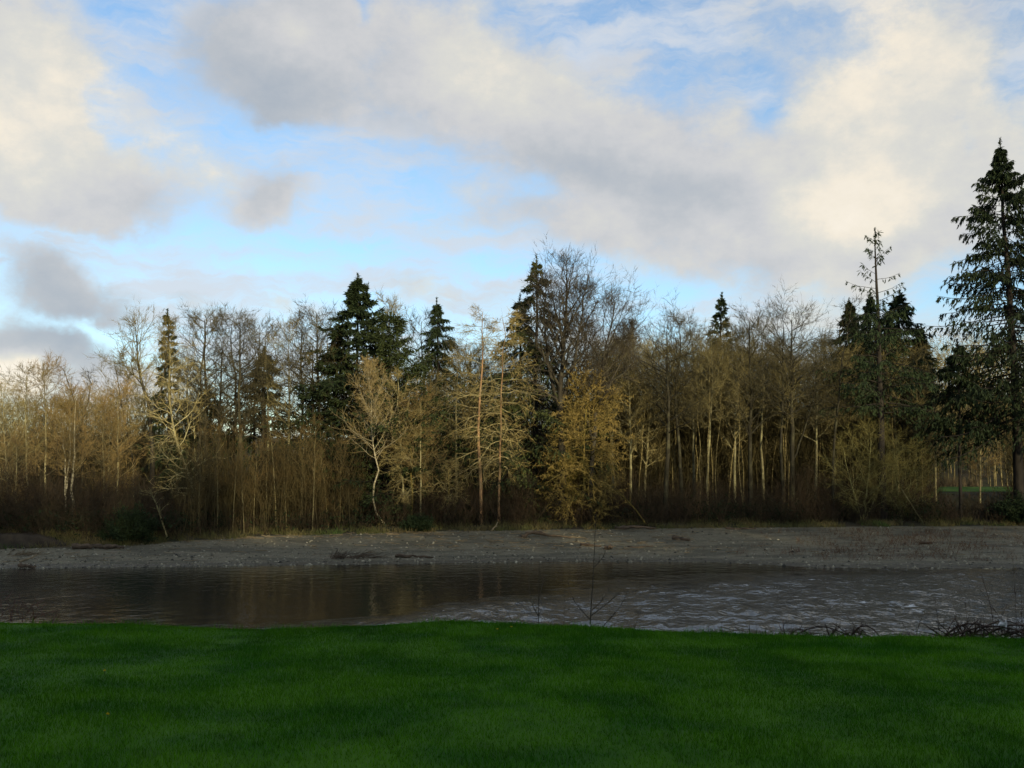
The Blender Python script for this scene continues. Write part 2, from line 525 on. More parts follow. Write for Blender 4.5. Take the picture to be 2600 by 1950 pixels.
MAT['seed'] = flat_mat('dandelion_seed_head', (.6, .6, .57), (.5, .5, .47), 60.0)
MAT['stalk'] = flat_mat('green_stalk', (.06, .10, .03), (.05, .08, .03), 20.0)
MAT['earth'] = flat_mat('cut_bank_earth', (.05, .038, .025), (.028, .022, .016), 1.5, bump=.6)

# ------------------------------------------------------------------ objects
def link(o, parent=None):
    COL.objects.link(o)
    if parent is not None:
        o.parent = parent
    return o


def tag(o, label, cat=None, group=None, kind=None):
    o['label'] = label
    if cat:
        o['category'] = cat
    if group:
        o['group'] = group
    if kind:
        o['kind'] = kind
    return o


def mobj(name, me, parent=None):
    return link(bpy.data.objects.new(name, me), parent)


# ------------------------------------------------------------------ terrain
def ctrl(points):
    a = np.array(points, float)
    return lambda px: np.interp(px, a[:, 0], a[:, 1])

WATER_EDGE = ctrl([(-2500, 62), (0, 66.6), (500, 68.8), (1250, 73.5), (1550, 72.5), (1750, 67.5), (2212, 66.5), (4000, 62)])
VEG_EDGE = ctrl([(-2500, 70), (0, 75), (300, 77), (600, 84), (1000, 89), (1500, 92), (2212, 95), (4000, 96)])
EDGE_Z = ctrl([(-2500, .8), (0, .85), (300, 1.0), (600, 1.4), (1000, 1.6), (1500, 1.75), (2212, 1.85), (4000, 1.9)])
CREST = ctrl([(-1500, 1348), (0, 1350), (250, 1355), (430, 1363), (560, 1366), (700, 1361), (880, 1350), (1000, 1350), (1250, 1357), (1500, 1370), (1700, 1378), (2212, 1386), (3500, 1392)])
HILL_Y = ctrl([(-2500, 930), (0, 940), (300, 945), (700, 950), (1100, 945), (1500, 930), (1850, 885), (2050, 860), (2212, 850), (4000, 840)])


def height(x, y):
    x = np.asarray(x, float); y = np.asarray(y, float)
    yy = np.maximum(y, 4.0)
    px = 1106 + x / yy * F * 0.994
    # near lawn, crest at twelve metres, bank falling to the river
    px12 = 1106 + x / 12.0 * F * 0.994
    cz = EYE - (CREST(px12) - 1062) / F * 12.0
    flat = 3.42 + 0.05 * vnoise(x * .25 + 3, y * .25, 5, 3)
    bl = np.clip((y - 6.0) / 6.0, 0, 1); bl = bl * bl * (3 - 2 * bl)
    lawn = flat * (1 - bl) + cz * bl + 0.02 * vnoise(x * 1.2, y * 1.2, 9, 2)
    fall = np.clip(y - 12.3, 0, None)
    near = lawn - np.where(fall < 1.0, 0.25 * fall ** 2, 0.25 + 0.5 * (fall - 1))
    # wooded rise behind the camera, between it and the low sun
    back = np.clip((-y - 18.0) / 34.0, 0, 1); back = back * back * (3 - 2 * back)
    near = near + back * (RIDGE + 2.0 * vnoise(x * .03, y * .03 + 4, 21, 3))
    ye = WATER_EDGE(px); ve = VEG_EDGE(px); ez = EDGE_Z(px)
    bed = np.maximum(-1.2, -(ye - y) * 0.06)
    t = np.clip((y - ye) / (ve - ye), 0, 1)
    bar = ez * (0.65 * t + 0.35 * t * t) + 0.28 * vnoise(x * .25, y * .4, 3, 4) * t * (1 - t)
    cut = np.interp(px, [-2500, 0, 260, 420, 4000], [1.0, 1.0, .7, .35, .3])
    s = np.clip((y - ve) / 2.0, 0, 1); s = s * s * (3 - 2 * s)
    far = ez + cut * s + np.clip(y - ve, 0, None) * 0.03 + 0.2 * vnoise(x * .15, y * .15, 11, 3) * s
    # low grassy rise behind the right-hand end of the wood
    rise = np.clip((px - 1960) / 60, 0, 1) * np.clip((2330 - px) / 60, 0, 1) * np.clip((y - 104) / 6, 0, 1) * np.clip((135 - y) / 8, 0, 1)
    far = far + rise * np.maximum(0, 4.4 + .065 * (y - 108) - far)
    # hillside far behind the trees
    hz = (1062 - HILL_Y(px)) / F * 210 + EYE
    hh = np.clip((y - 125) / 85, 0, 1); hh = hh * hh * (3 - 2 * hh)
    far = far * (1 - hh) + (hz + 2.5 * vnoise(x * .02, y * .02, 31, 3)) * hh
    z = np.where(y < 30, np.maximum(near, -1.2), np.where(y < ye, bed, np.where(y < ve, bar, far)))
    return z

RIDGE = 17.8


def sheet(name, us, ylo, yhi, nv, mat, label, lift=0.0, power=1.0, cat='ground'):
    """ground strip between two distances; us are pixel columns, so the sheet fans out from the eye side"""
    us = np.asarray(us, float)
    v = np.linspace(0, 1, nv) ** power
    lo = ylo(us) if callable(ylo) else np.full(len(us), ylo)
    hi = yhi(us) if callable(yhi) else np.full(len(us), yhi)
    Y = lo[:, None] + (hi - lo)[:, None] * v[None, :]
    X = (us[:, None] - 1106) / (F * 0.994) * Y
    Z = height(X, np.minimum(np.maximum(Y, lo[:, None] + 1e-4), hi[:, None] - 1e-4)) + lift
    V = np.stack([X, Y, Z], -1).reshape(-1, 3)
    i = np.arange(len(us) * nv).reshape(len(us), nv)
    T = np.stack([i[:-1, :-1], i[1:, :-1], i[1:, 1:], i[:-1, 1:]], -1).reshape(-1, 4)
    o = mobj(name, mesh_from(name, V, T, [mat]))
    tag(o, label, cat, kind='structure')
    return o


def grid_sheet(name, xs, ys, mat, label, cat='ground', lift=0.0):
    X, Y = np.meshgrid(np.asarray(xs, float), np.asarray(ys, float), indexing='ij')
    Z = height(X, Y) + lift
    V = np.stack([X, Y, Z], -1).reshape(-1, 3)
    i = np.arange(X.size).reshape(X.shape)
    T = np.stack([i[:-1, :-1], i[1:, :-1], i[1:, 1:], i[:-1, 1:]], -1).reshape(-1, 4)
    o = mobj(name, mesh_from(name, V, T, [mat]))
    tag(o, label, cat, kind='structure')
    return o


def lawn_mat():
    m, N, b = new_mat('lawn_turf')
    tc = N.n('ShaderNodeTexCoord')
    n1 = N.noise(tc.outputs['Object'], 0.9, 4, 0.6)
    n2 = N.noise(N.vmath('MULTIPLY', tc.outputs['Object'], (1, .7, 1)), 4.0, 4, 0.6)
    c = N.mix(N.smooth(n1, .35, .65), (.024, .102, .004), (.064, .178, .006))
    c = N.mix(N.math('MULTIPLY', N.smooth(n2, .52, .7), .4), c, (.014, .058, .003))
    at = N.n('ShaderNodeAttribute', attribute_name='t')
    c = N.mix(1.0, c, N.vmath('SCALE', (1, 1, 1), N.math('MULTIPLY_ADD', at.outputs['Fac'], .7, .6)), 'MULTIPLY')
    N.l.new(c, b.inputs['Base Color'])
    b.inputs['Roughness'].default_value = .7
    b.inputs['Specular IOR Level'].default_value = .03
    return m

MAT['lawn'] = lawn_mat()
us_wide = np.concatenate([np.linspace(-2600, -200, 24), np.linspace(-150, 2362, 150), np.linspace(2450, 4800, 24)])
grid_sheet('lawn', np.concatenate([np.linspace(-260, -20, 40), np.linspace(-19, 19, 110), np.linspace(20, 320, 48)]),
           np.concatenate([np.linspace(-420, -60, 40), np.linspace(-58, 2, 40), np.linspace(3, 16, 70), np.linspace(16.5, 30, 20)]),
           MAT['lawn'], 'mown green lawn on the near river bank')
sheet('riverbed', us_wide, 29.9, lambda u: WATER_EDGE(u) + .02, 30, MAT['gravel'], 'stony bed under the river water', lift=-0.03)
sheet('gravel_bar', us_wide, WATER_EDGE, VEG_EDGE, 50, MAT['gravel'], 'grey gravel bar along the far side of the river')
sheet('forest_floor', us_wide, VEG_EDGE, 700, 160, MAT['floor'], 'brown leaf-littered ground and hillside under the trees', power=2.2)


def water_mat():
    m, N, b = new_mat('river_water')
    tc = N.n('ShaderNodeTexCoord')
    obj = tc.outputs['Object']
    at = N.n('ShaderNodeAttribute', attribute_name='t')      # how broken the surface is
    rap = at.outputs['Fac']
    fine = N.noise(N.vmath('MULTIPLY', obj, (1.0, .75, 1)), 1.1, 3, .55)
    fine2 = N.noise(N.vmath('MULTIPLY', obj, (1.0, .7, 1)), 3.0, 2, .5)
    h = N.math('ADD', N.math('MULTIPLY', fine, N.math('MULTIPLY_ADD', rap, .17, .030)), N.math('MULTIPLY', fine2, N.math('MULTIPLY_ADD', rap, .05, .007)))
    bn = N.n('ShaderNodeBump')
    bn.inputs['Strength'].default_value = 1.0
    bn.inputs['Distance'].default_value = 1.0
    N.l.new(h, bn.inputs['Height'])
    N.l.new(bn.outputs[0], b.inputs['Normal'])
    f1 = N.noise(N.vmath('MULTIPLY', obj, (.8, .9, 1)), .9, 5, .7)
    f2 = N.noise(obj, .16, 2, .5)
    foam = N.math('MULTIPLY', N.smooth(N.math('MULTIPLY_ADD', N.math('SUBTRACT', f2, .5), .5, f1), .655, .72), N.smooth(rap, .25, .7), clamp=True)
    deep = N.mix(rap, (.020, .021, .017), (.080, .080, .072))  # sky grey reflected by the riffle is mixed into the base colour
    c = N.mix(foam, deep, (.48, .49, .48))
    N.l.new(c, b.inputs['Base Color'])
    b.inputs['IOR'].default_value = 1.33
    N.l.new(N.math('ADD', N.math('MULTIPLY_ADD', rap, .08, .09), N.math('MULTIPLY', foam, .5)), b.inputs['Roughness'])
    return m


def rapids(px, y):
    """0 calm pool, 1 broken riffle: the riffle comes in from the right and along the near edge"""
    py = 1062 + EYE / y * F
    silver = .16 * np.clip((330 - px) / 120, 0, 1) * np.clip((py - 1235) / 40, 0, 1)
    line = np.interp(px, [-500, 300, 650, 850, 1000, 1300, 1700, 2000, 4000], [1400, 1352, 1338, 1318, 1290, 1250, 1222, 1212, 1200])
    return np.maximum(silver, np.clip((py - line) / 26.0, 0, 1))


def build_water():
    us = np.concatenate([np.linspace(-2600, -120, 30), np.linspace(-100, 2312, 420), np.linspace(2340, 4800, 30)])
    nv = 250
    v = np.linspace(0, 1, nv)
    lo = 15.0
    # rows evenly spaced in angle below the horizon
    hi = WATER_EDGE(us) + 1.2
    Y = 1.0 / (1 / lo + (1 / hi - 1 / lo)[:, None] * v[None, :])
    X = (us[:, None] - 1106) / (F * .994) * Y
    px = np.broadcast_to(us[:, None], Y.shape)
    rap = rapids(px + 120 * vnoise(X * .12, Y * .12, 41, 3), Y * (1 + .05 * vnoise(X * .2, Y * .3, 43, 3)))
    rng = np.random.default_rng(5)
    Z = np.zeros_like(Y)
    for i in range(46):
        wl = 0.55 * 6.0 ** rng.random()
        th = rng.normal() * .7 + (np.pi / 2 if i % 2 else 0.2)
        kx, ky = 2 * np.pi / wl * np.cos(th), 2 * np.pi / wl * np.sin(th)
        Z += wl * (.0002 + .0055 * rap) * np.sin(kx * X + ky * Y + rng.random() * 6.28) * .62
    Z += .10 * rap * vnoise(X * .9, Y * 1.4, 47, 3)
    V = np.stack([X, Y, Z], -1).reshape(-1, 3)
    i = np.arange(len(us) * nv).reshape(len(us), nv)
    T = np.stack([i[:-1, :-1], i[1:, :-1], i[1:, 1:], i[:-1, 1:]], -1).reshape(-1, 4)
    o = mobj('river', mesh_from('river', V, T, [water_mat()], attrs={'t': rap.reshape(-1)}))
    tag(o, 'dark river, calm pool turning to a grey riffle', 'river', kind='structure')

build_water()

# ------------------------------------------------------------------ tree prototypes
def deciduous(seed, H=22, r=.2, crown0=.42, k1=26, ang1=55, len1=.17, shape=None, up1=.10, jit1=.14, k2=9, ratio2=.45, ang2=42, up2=.04,
              k3=15, twig=.85, tw=.034, wob=.12, ctrls=None, stems=None, m1=6, droop=0.0, r1=.5, side_twigs=14, lvl3=False, k25=5, bias1=None, t_bark=.3, scat=.6, rmin1=.016):
    rng = np.random.default_rng(seed)
    tr = Geo(); cr = Geo()
    lines = []
    if stems is None:
        lines.append((trunk_line(H, r, 12, wob, rng, ctrl=ctrls), 1.0))
    else:
        for (c, hh, rr_) in stems:
            c = np.asarray(c, float)
            t = np.linspace(0, 1, 12)
            cc = np.linspace(0, 1, len(c))
            p = np.stack([np.interp(t, cc, c[:, j]) for j in range(3)], -1)
            p[1:-1, :2] += rng.normal(size=(10, 2)) * wob * .6
            rad = rr_ * ((1 - t) ** .85 * .88 + .12)
            lines.append(((p[None], rad[None]), hh))
    sh = shape or (lambda t: .35 + .85 * np.sin(np.pi * np.clip(t * .85 + .12, 0, 1)))
    for (pts, rad), hh in lines:
        tr.tubes(pts, rad, 7, 0, .12)
        ln = np.full(1, np.linalg.norm(np.diff(pts[0], axis=0), axis=1).sum())
        kk = max(3, int(k1 * hh))
        a_fn = (lambda t: ang1[0] + (ang1[1] - ang1[0]) * t) if isinstance(ang1, tuple) else ang1
        p1, r1_, l1 = grow(pts, rad, ln, kk, crown0, 1.0, a_fn, 9, len1, m1, jit1, up1, r1, rmin1, rng, shape=sh, upcurve=-droop, bias=bias1)
        cr.tubes(p1, r1_, 4, .12, t_bark + .1)
        p2, r2, l2 = grow(p1, r1_, l1, k2, .22, 1.0, ang2, 12, ratio2, 4, .16, up2, .55, .011, rng, upcurve=-droop * .7)
        cr.tubes(p2, r2, 3 if not lvl3 else 3, t_bark, .7)
        src = (p2, r2, l2)
        if lvl3:
            p3, r3, l3 = grow(p2, r2, l2, k25, .2, 1.0, ang2, 14, .5, 3, .18, up2, .55, .006, rng, upcurve=-droop * .6)
            cr.tubes(p3, r3, 2, .55, .85)
            src = (p3, r3, l3)
        for (pp, rr__, ll, kn) in ((src[0], src[1], src[2], k3), (p1, r1_, l1, side_twigs)):
            if kn <= 0:
                continue
            t = .15 + .85 * rng.random((len(pp), kn))
            pos, tan, _ = along(pp, rr__, t)
            d = unit(tan + rng.normal(size=tan.shape) * scat + np.array([0, 0, .18 - droop * 1.3]))
            L = twig * (.45 + .9 * rng.random((len(pp), kn)))[..., None]
            b = pos.reshape(-1, 3); tp = (pos + d * L).reshape(-1, 3)
            cr.spikes(b, tp, tw * (.6 + .6 * rng.random(len(b))), .72, 1.0, rng=rng)
    return tr, cr


def conifer(seed, H=28, r=.35, c0=.08, k1=110, lb=4.0, lt=.10, droop=.10, tip=.06, k2=16, tuft=13, tl=.36, tw=.09, ang=(104, 84), lshape=None, hang=.35,
            keep=1.0, wob=.05, ctrls=None, r2=.35, c1=.975, extra=None, needles=1):
    """trunk with whorled boughs; each bough carries flat side branchlets covered in small needle sprays"""
    rng = np.random.default_rng(seed)
    tr = Geo(); cr = Geo()
    pts, rad = trunk_line(H, r, 16, wob, rng, ctrl=ctrls, top_r=.05)
    tr.tubes(pts, rad, 8, 0, .1)

    def tufts(pp, rr, kn, sc, hang, lo=.12):
        tt = lo + (1 - lo) * rng.random((len(pp), kn))
        po, ta, _ = along(pp, rr, tt)
        dd = unit(ta * .8 + rng.normal(size=ta.shape) * .42 + np.array([0, 0, -hang]))
        LL = tl * sc * (.5 + .9 * rng.random((len(pp), kn)))[..., None]
        b = po.reshape(-1, 3)
        cr.blades(b, (po + dd * LL).reshape(-1, 3), tw * sc * (.6 + .8 * rng.random(len(b))), 0.0, 1.0, m=needles, rng=rng)

    def boughs(t0, t1, k1, sh, ang, droop, tip, k2, r2, tuft, hang, keep, off):
        p1, r1, l1 = grow(pts, rad, np.ones(1) * 1.0, k1, t0, t1, lambda t: ang[0] + (ang[1] - ang[0]) * t, 8, 1.0, 6, .07, -droop, .22, .014, rng,
                          shape=sh, abs_len=np.full((1, 1), 1.38), upcurve=tip + droop, keep=keep)
        cr.tubes(p1, r1, 4, .1, .4, m=0)
        B = len(p1)
        t = .15 + .85 * (np.arange(k2)[None] + rng.random((B, k2))) / k2
        pos, tan, _ = along(p1, r1, t)
        sgn = np.where((np.arange(k2) % 2)[None] == 0, 1.0, -1.0)[..., None]
        side = unit(np.cross(tan, np.array([0, 0, 1.0]))) * sgn
        d = unit(side * .8 + tan * .75 + rng.normal(size=tan.shape) * .22 + np.array([0, 0, -hang * .7]))
        L = (l1[:, None] * r2 * (1.12 - t) + off) * (.6 + .7 * rng.random((B, k2)))
        L = np.minimum(L, l1[:, None] * .7)
        q = np.stack([pos, pos + d * (L[..., None] * .5) + np.array([0, 0, -.02]), pos + d * L[..., None] + np.array([0, 0, -1.0]) * (L[..., None] * hang * .5)], 2).reshape(-1, 3, 3)
        qr = np.tile(np.array([[.016, .011, .005]]), (len(q), 1))
        cr.tubes(q, qr, 2, .3, .6, m=0)
        tufts(q, qr, tuft, 1.0, hang)
        tufts(p1[:, 2:], r1[:, 2:], tuft, .9, hang)

    sh = lshape or (lambda t: (lb * 1.3 * (1 - t) + lt) * np.clip(.6 + 1.6 * t, 0, 1))
    boughs(c0, c1, k1, sh, ang, droop, tip, k2, r2, tuft, hang, keep, .34)
    for e in (extra or []):
        boughs(**e)
    tufts(pts[:, -2:], rad[:, -2:], 110, .75, .15)
    return tr, cr


PROTO = {}


def proto(key, pair, mats_t, mats_c):
    tr, cr = pair
    PROTO[key] = (tr.mesh(key + '_trunk', mats_t), cr.mesh(key + '_crown', mats_c), max(cr.top(), tr.top()))


M = MAT
AL = [M['alder']]
flat_top = lambda t: .45 + .75 * np.sin(np.pi * np.clip(t * .72 + .18, 0, 1))
vase = lambda t: 1.15 - .75 * t
proto('alder_a', deciduous(11, shape=flat_top, k3=9), AL, AL)
proto('alder_b', deciduous(12, H=23, crown0=.5, k1=22, len1=.15, ang1=62, up1=.05, shape=flat_top, wob=.2), AL, AL)
proto('alder_c', deciduous(13, H=22, crown0=.35, k1=30, len1=.15, ang1=50, up1=.12), AL, AL)
proto('alder_dark_a', deciduous(14, H=23, r=.30, crown0=.40, k1=30, len1=.16, shape=flat_top, k3=10, twig=.8), [M['dark']], [M['dark']])
proto('alder_dark_b', deciduous(15, H=23, r=.25, crown0=.48, k1=26, len1=.14, ang1=58, wob=.2), [M['dark']], [M['dark']])
proto('alder_dark_c', deciduous(16, H=24, r=.36, crown0=.45, k1=24, len1=.21, ang1=52, up1=.06, k2=11, shape=flat_top, k3=9), [M['dark']], [M['dark']])
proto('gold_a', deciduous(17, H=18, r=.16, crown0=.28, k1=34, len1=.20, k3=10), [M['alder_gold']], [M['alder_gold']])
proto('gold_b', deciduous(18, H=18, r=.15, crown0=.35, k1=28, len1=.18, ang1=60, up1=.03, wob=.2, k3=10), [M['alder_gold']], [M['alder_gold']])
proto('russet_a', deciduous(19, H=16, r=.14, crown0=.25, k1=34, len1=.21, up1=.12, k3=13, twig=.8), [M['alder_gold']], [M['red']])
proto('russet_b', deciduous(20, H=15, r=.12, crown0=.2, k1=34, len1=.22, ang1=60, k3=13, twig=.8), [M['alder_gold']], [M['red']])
proto('slim_a', deciduous(21, H=19, r=.075, crown0=.6, k1=14, len1=.10, k2=7, k3=8, side_twigs=8), [M['grove']], [M['alder']])
proto('slim_b', deciduous(22, H=19, r=.065, crown0=.58, k1=14, len1=.09, k2=7, k3=8, wob=.22, side_twigs=8), [M['grove']], [M['alder']])
proto('sapling_a', deciduous(23, H=10, r=.055, crown0=.2, k1=34, len1=.14, ang1=38, up1=.10, k2=4, ratio2=.4, k3=5, twig=.5, tw=.018, side_twigs=8, wob=.05), [M['alder_gold']], [M['red']])
proto('sapling_b', deciduous(24, H=10, r=.05, crown0=.35, k1=26, len1=.13, ang1=42, up1=.10, k2=4, ratio2=.4, k3=5, twig=.5, tw=.018, side_twigs=8, wob=.09), [M['alder_gold']], [M['red']])
CB = [M['conifer_bark']]
CN = [M['conifer_bark'], M['needles']]
proto('spruce_a', conifer(31, H=26, lb=6.6, k1=190, ang=(100, 82), droop=.05, hang=.2, tuft=12, tl=.46, tw=.14), CB, CN)
proto('spruce_top', conifer(33, H=24, c0=.6, lb=2.1, k1=84, droop=.10, hang=.4), CB, CN)
proto('spruce_b', conifer(32, H=24, lb=5.8, k1=150, droop=.12, hang=.4), CB, CN)

TREES = []


def place(key, px, py_top, Y, label, name='bare_tree', cat='tree', group=None, px_top=None, rot=None, sx=1.0, tint=None):
    """a tree standing at pixel column px and distance Y, as tall as its top in the photograph; its meshes are shared between copies"""
    tm, cm, zt = PROTO[key]
    Y = max(float(Y) + (4.0 if px > 1290 else 0.0), float(VEG_EDGE(px)) + (.9 if name == 'sapling' else 3.2))
    x = P(px, 1105, Y).x
    zg = float(height(x, Y)) - .08
    top = P(px_top if px_top is not None else px, py_top, Y)
    Ht = top.z - zg
    s = Ht / zt
    dx = top.x - x
    e = bpy.data.objects.new(name, None)
    e.location = (x, Y, zg)
    r = RNG.random() * 6.28 if rot is None else rot
    lean = math.atan2(dx, Ht)
    e.rotation_euler = (0, lean, 0)
    link(e)
    tag(e, label, cat, group)
    for nm, me in (('trunk', tm), ('crown', cm)):
        o = link(bpy.data.objects.new(nm, me), e)
        o.rotation_euler = (0, 0, r)
        o.scale = (s * sx, s * sx, s)
        if tint:
            o.color = (*tint, 1)
    TREES.append(e)
    return e


def single(name, key, pair, mt, mc, *a, **kw):
    proto(key, pair, mt, mc)
    kw.setdefault('rot', 0.0)
    return place(key, *a, name=name, **kw)


# --- heroes --------------------------------------------------------------
def build_trees():
    # left-hand edge: orange sunlit trees
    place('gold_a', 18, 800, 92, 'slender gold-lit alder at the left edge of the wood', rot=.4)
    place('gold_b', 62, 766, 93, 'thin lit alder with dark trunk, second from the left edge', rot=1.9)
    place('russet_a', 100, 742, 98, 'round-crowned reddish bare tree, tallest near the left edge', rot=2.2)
    single('bare_tree', 'snag_fork', deciduous(41, H=20, r=.2, crown0=.6, k1=16, len1=.14, k2=5, k3=4, stems=[([(0, 0, 0), (.3, 0, 8), (-.4, 0, 14), (-2.0, 0, 19.5)], .6, .2), ([(-.2, 0, 11), (.8, 0, 14), (1.4, .3, 17), (1.2, .3, 19)], .5, .13)]),
           [M['dark']], [M['dark']], 178, 768, 104, 'dark forked snag rising behind the orange trees', px_top=170)
    # pale pair of birches
    pp = deciduous(42, H=14, r=.13, crown0=.32, k1=34, len1=.22, ang1=(58, 40), up1=.10, k3=9, k2=8, twig=.7,
                   stems=[([(.35, 0, 0), (.3, 0, 5), (.45, 0, 9), (.5, 0, 14)], 1.0, .15), ([(-.45, 0, 0), (-.55, .2, 5), (-.75, .2, 9), (-.9, .2, 13)], .7, .10), ([(-.5, .2, 3.8), (-.2, .2, 7), (.0, .2, 10), (-.1, .2, 12.4)], .4, .08)])
    single('birch_tree', 'birch_pair', pp, [M['pale']], [M['red']], 152, 800, 83, 'pale double-stemmed birch with bright trunks at far left')
    place('russet_b', 222, 838, 88, 'low reddish twiggy tree beside the pale double birch', rot=.3)
    place('russet_a', 255, 800, 92, 'rust-brown bare tree left of the leaning alder', rot=1.0)
    place('russet_b', 40, 900, 82, 'low orange-brown tree at the river end of the left edge', rot=4.0)
    single('bare_tree', 'leaning_alder', deciduous(43, H=20, r=.17, crown0=.5, k1=22, len1=.16, ang1=60, up1=.03, shape=flat_top, k3=9), [M['dark']], AL,
           318, 712, 95, 'dark alder leaning left with a wispy crown', px_top=236)
    place('alder_b', 292, 775, 99, 'thin dark alder behind the leaning alder', px_top=268, rot=.7)
    # bearded cottonwood pair with a crooked dead limb
    cw = deciduous(44, H=24, r=.32, crown0=.62, k1=18, len1=.16, ang1=48, up1=.10, k2=11, k3=10, twig=.8, lvl3=False,
                   stems=[([(.4, 0, 0), (.4, 0, 9), (.1, 0, 14), (-1.2, 0, 18), (-1.7, 0, 24)], 1.0, .34), ([(.3, 0, 12.5), (1.2, .3, 15), (1.9, .4, 19), (2.3, .4, 24.3)], .8, .2),
                          ([(-.5, 0, 16.4), (-1.9, 0, 17.8), (-2.2, 0, 19.6), (-3.2, 0, 19.9)], .12, .09)])
    single('cottonwood_tree', 'cottonwood_fork', cw, [M['cotton']], [M['alder_gold']], 322, 634, 99, 'forked cottonwood with pale bushy top and a crooked dead limb')
    single('spruce_tree', 'spruce_narrow', conifer(45, H=22, lb=1.9, k1=70), CB, CN, 366, 664, 106, 'narrow dark spruce hidden behind the forked cottonwood')
    ll = deciduous(46, H=20, r=.2, crown0=.16, k1=40, len1=.21, ang1=(78, 36), up1=.0, jit1=.28, k2=9, k3=9, droop=.12, shape=lambda t: .75 + .35 * np.sin(np.pi * t), twig=.7, wob=.16, tw=.03, ctrls=[(0, 0, 0), (-.9, 0, 5), (-2.7, 0, 11), (-3.4, 0, 16), (-3.2, 0, 20)], t_bark=.12)
    single('bare_tree', 'leaning_pale', ll, [M['alder_gold']], [M['alder_gold']], 432, 690, 86, 'bright lichen-covered tree leaning left, lit gold to its base', tint=(1.08, 1.06, 1.0), px_top=432)
    # dark alders between the leaning tree and the spruce
    for i, (px, py, Y, k) in enumerate([(428, 648, 97, 'alder_dark_b'), (452, 645, 100, 'alder_dark_a'), (476, 652, 96, 'alder_dark_c'), (500, 650, 99, 'alder_dark_b'), (521, 648, 95, 'alder_dark_a'),
                                        (545, 665, 101, 'alder_dark_b'), (566, 672, 97, 'alder_dark_c'), (590, 680, 100, 'alder_b'), (622, 668, 97, 'alder_a'), (645, 650, 99, 'alder_dark_b'), (668, 645, 96, 'alder_dark_c'), (692, 640, 101, 'alder_dark_a'), (712, 648, 98, 'alder_b')]):
        nth = ['first', 'second', 'third', 'fourth', 'fifth', 'sixth', 'seventh', 'eighth', 'ninth', 'tenth', 'eleventh', 'twelfth', 'thirteenth'][i]
        place(k, px, py, Y, 'dark bare alder above the sapling thicket, %s from the leaning pale tree' % nth, group='dark alders above the thicket', px_top=px + [6, -4, 8, 3, -6, 10, 4, -5, 8, -3, 5, -4, 6][i], rot=i * 1.3)
    single('spruce_tree', 'spruce_low', conifer(47, H=14, lb=3.4, k1=80, droop=.12), CB, CN, 578, 742, 103, 'short dark spruce among the trunks above the thicket')
    single('spruce_tree', 'spruce_low_b', conifer(147, H=12, lb=3.4, k1=70, droop=.12), CB, CN, 455, 830, 105, 'low dark spruce at the foot of the dark alders')
    # tall dark spruce and its neighbours
    place('spruce_a', 768, 588, 97, 'tall dense dark spruce left of centre with a sharp tip', name='spruce_tree', cat='spruce', rot=.2, sx=1.0)
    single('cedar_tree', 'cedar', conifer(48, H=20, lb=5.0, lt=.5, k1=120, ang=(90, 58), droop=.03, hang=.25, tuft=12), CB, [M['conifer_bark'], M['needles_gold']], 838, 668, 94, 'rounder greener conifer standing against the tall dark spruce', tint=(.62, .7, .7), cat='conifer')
    single('spruce_tree', 'spruce_shoulder', conifer(49, H=18, lb=4.4, k1=110, droop=.05), CB, CN, 728, 700, 99, 'shorter dark spruce at the left shoulder of the tall spruce', cat='spruce')
    place('alder_c', 838, 603, 104, 'fine bare crown poking out beside the tall dark spruce', rot=.5, sx=.9)
    bb = deciduous(50, H=16, r=.11, crown0=.42, k1=40, len1=.26, ang1=(58, 26), up1=.07, k2=9, k3=9, twig=.7, t_bark=.16,
                   shape=lambda t: 1.05 - .75 * t, ctrls=[(1.6, 0, 0), (.2, 0, 2), (.3, 0, 4), (.9, 0, 5.6), (.3, 0, 8), (.0, 0, 10), (-.1, 0, 16)])
    single('birch_tree', 'birch_bright', bb, [M['pale']], [M['pale']], 801, 764, 84, 'bright fan-crowned birch with a crooked trunk before the dark spruce')
    place('gold_b', 872, 778, 92, 'mossy gold alder right of the bright birch', rot=2.0)
    place('russet_a', 908, 815, 88, 'reddish twiggy tree right of the bright fan-crowned birch', rot=.1)
    dd = dict(len1=.24, ang1=(95, 60), up1=-.05, droop=.22, k2=9, k3=10, twig=.7, t_bark=.1)
    single('bare_tree', 'droop_low', deciduous(51, H=9, r=.13, crown0=.3, k1=26, **dd), [M['moss']], [M['alder_gold']], 890, 905, 84, 'low tree of tangled drooping pale limbs below the bright birch')
    single('bare_tree', 'droop_low_b', deciduous(52, H=9, r=.13, crown0=.25, k1=26, **dd), [M['moss']], [M['alder_gold']], 968, 985, 83, 'small drooping lichen-hung tree near the gravel left of centre')
    place('spruce_b', 946, 638, 99, 'pointed spruce left of the pair of drooping lit trees', name='spruce_tree', cat='spruce', sx=.85, rot=1.2)
    place('alder_dark_b', 918, 652, 101, 'dark bare tree crossing the pointed spruce', rot=3.0)
    place('slim_b', 939, 792, 90, 'thin pale-stemmed tree in front of the pointed spruce', rot=.6)
    place('alder_a', 985, 705, 95, 'bare tree between the pointed spruce and the drooping pair', rot=1.1)
    de = dict(len1=.15, ang1=(105, 70), up1=-.02, droop=.2, k2=10, k3=11, twig=.65, t_bark=.12, wob=.16, jit1=.22)
    single('bare_tree', 'droop_tall_a', deciduous(53, H=22, r=.2, crown0=.25, k1=40, **de), [M['redbark']], [M['alder_gold']], 1040, 652, 87, 'tall bright tree with drooping lichen-hung branches and a red-brown trunk', tint=(1.0, .96, .9), px_top=1032)
    single('bare_tree', 'droop_tall_b', deciduous(54, H=22, r=.15, crown0=.25, k1=44, **de), [M['redbark']], [M['alder_gold']], 1078, 660, 88, 'bright drooping tree close by the right-hand side of the red-brown trunk', tint=(1.0, .97, .92), px_top=1072)
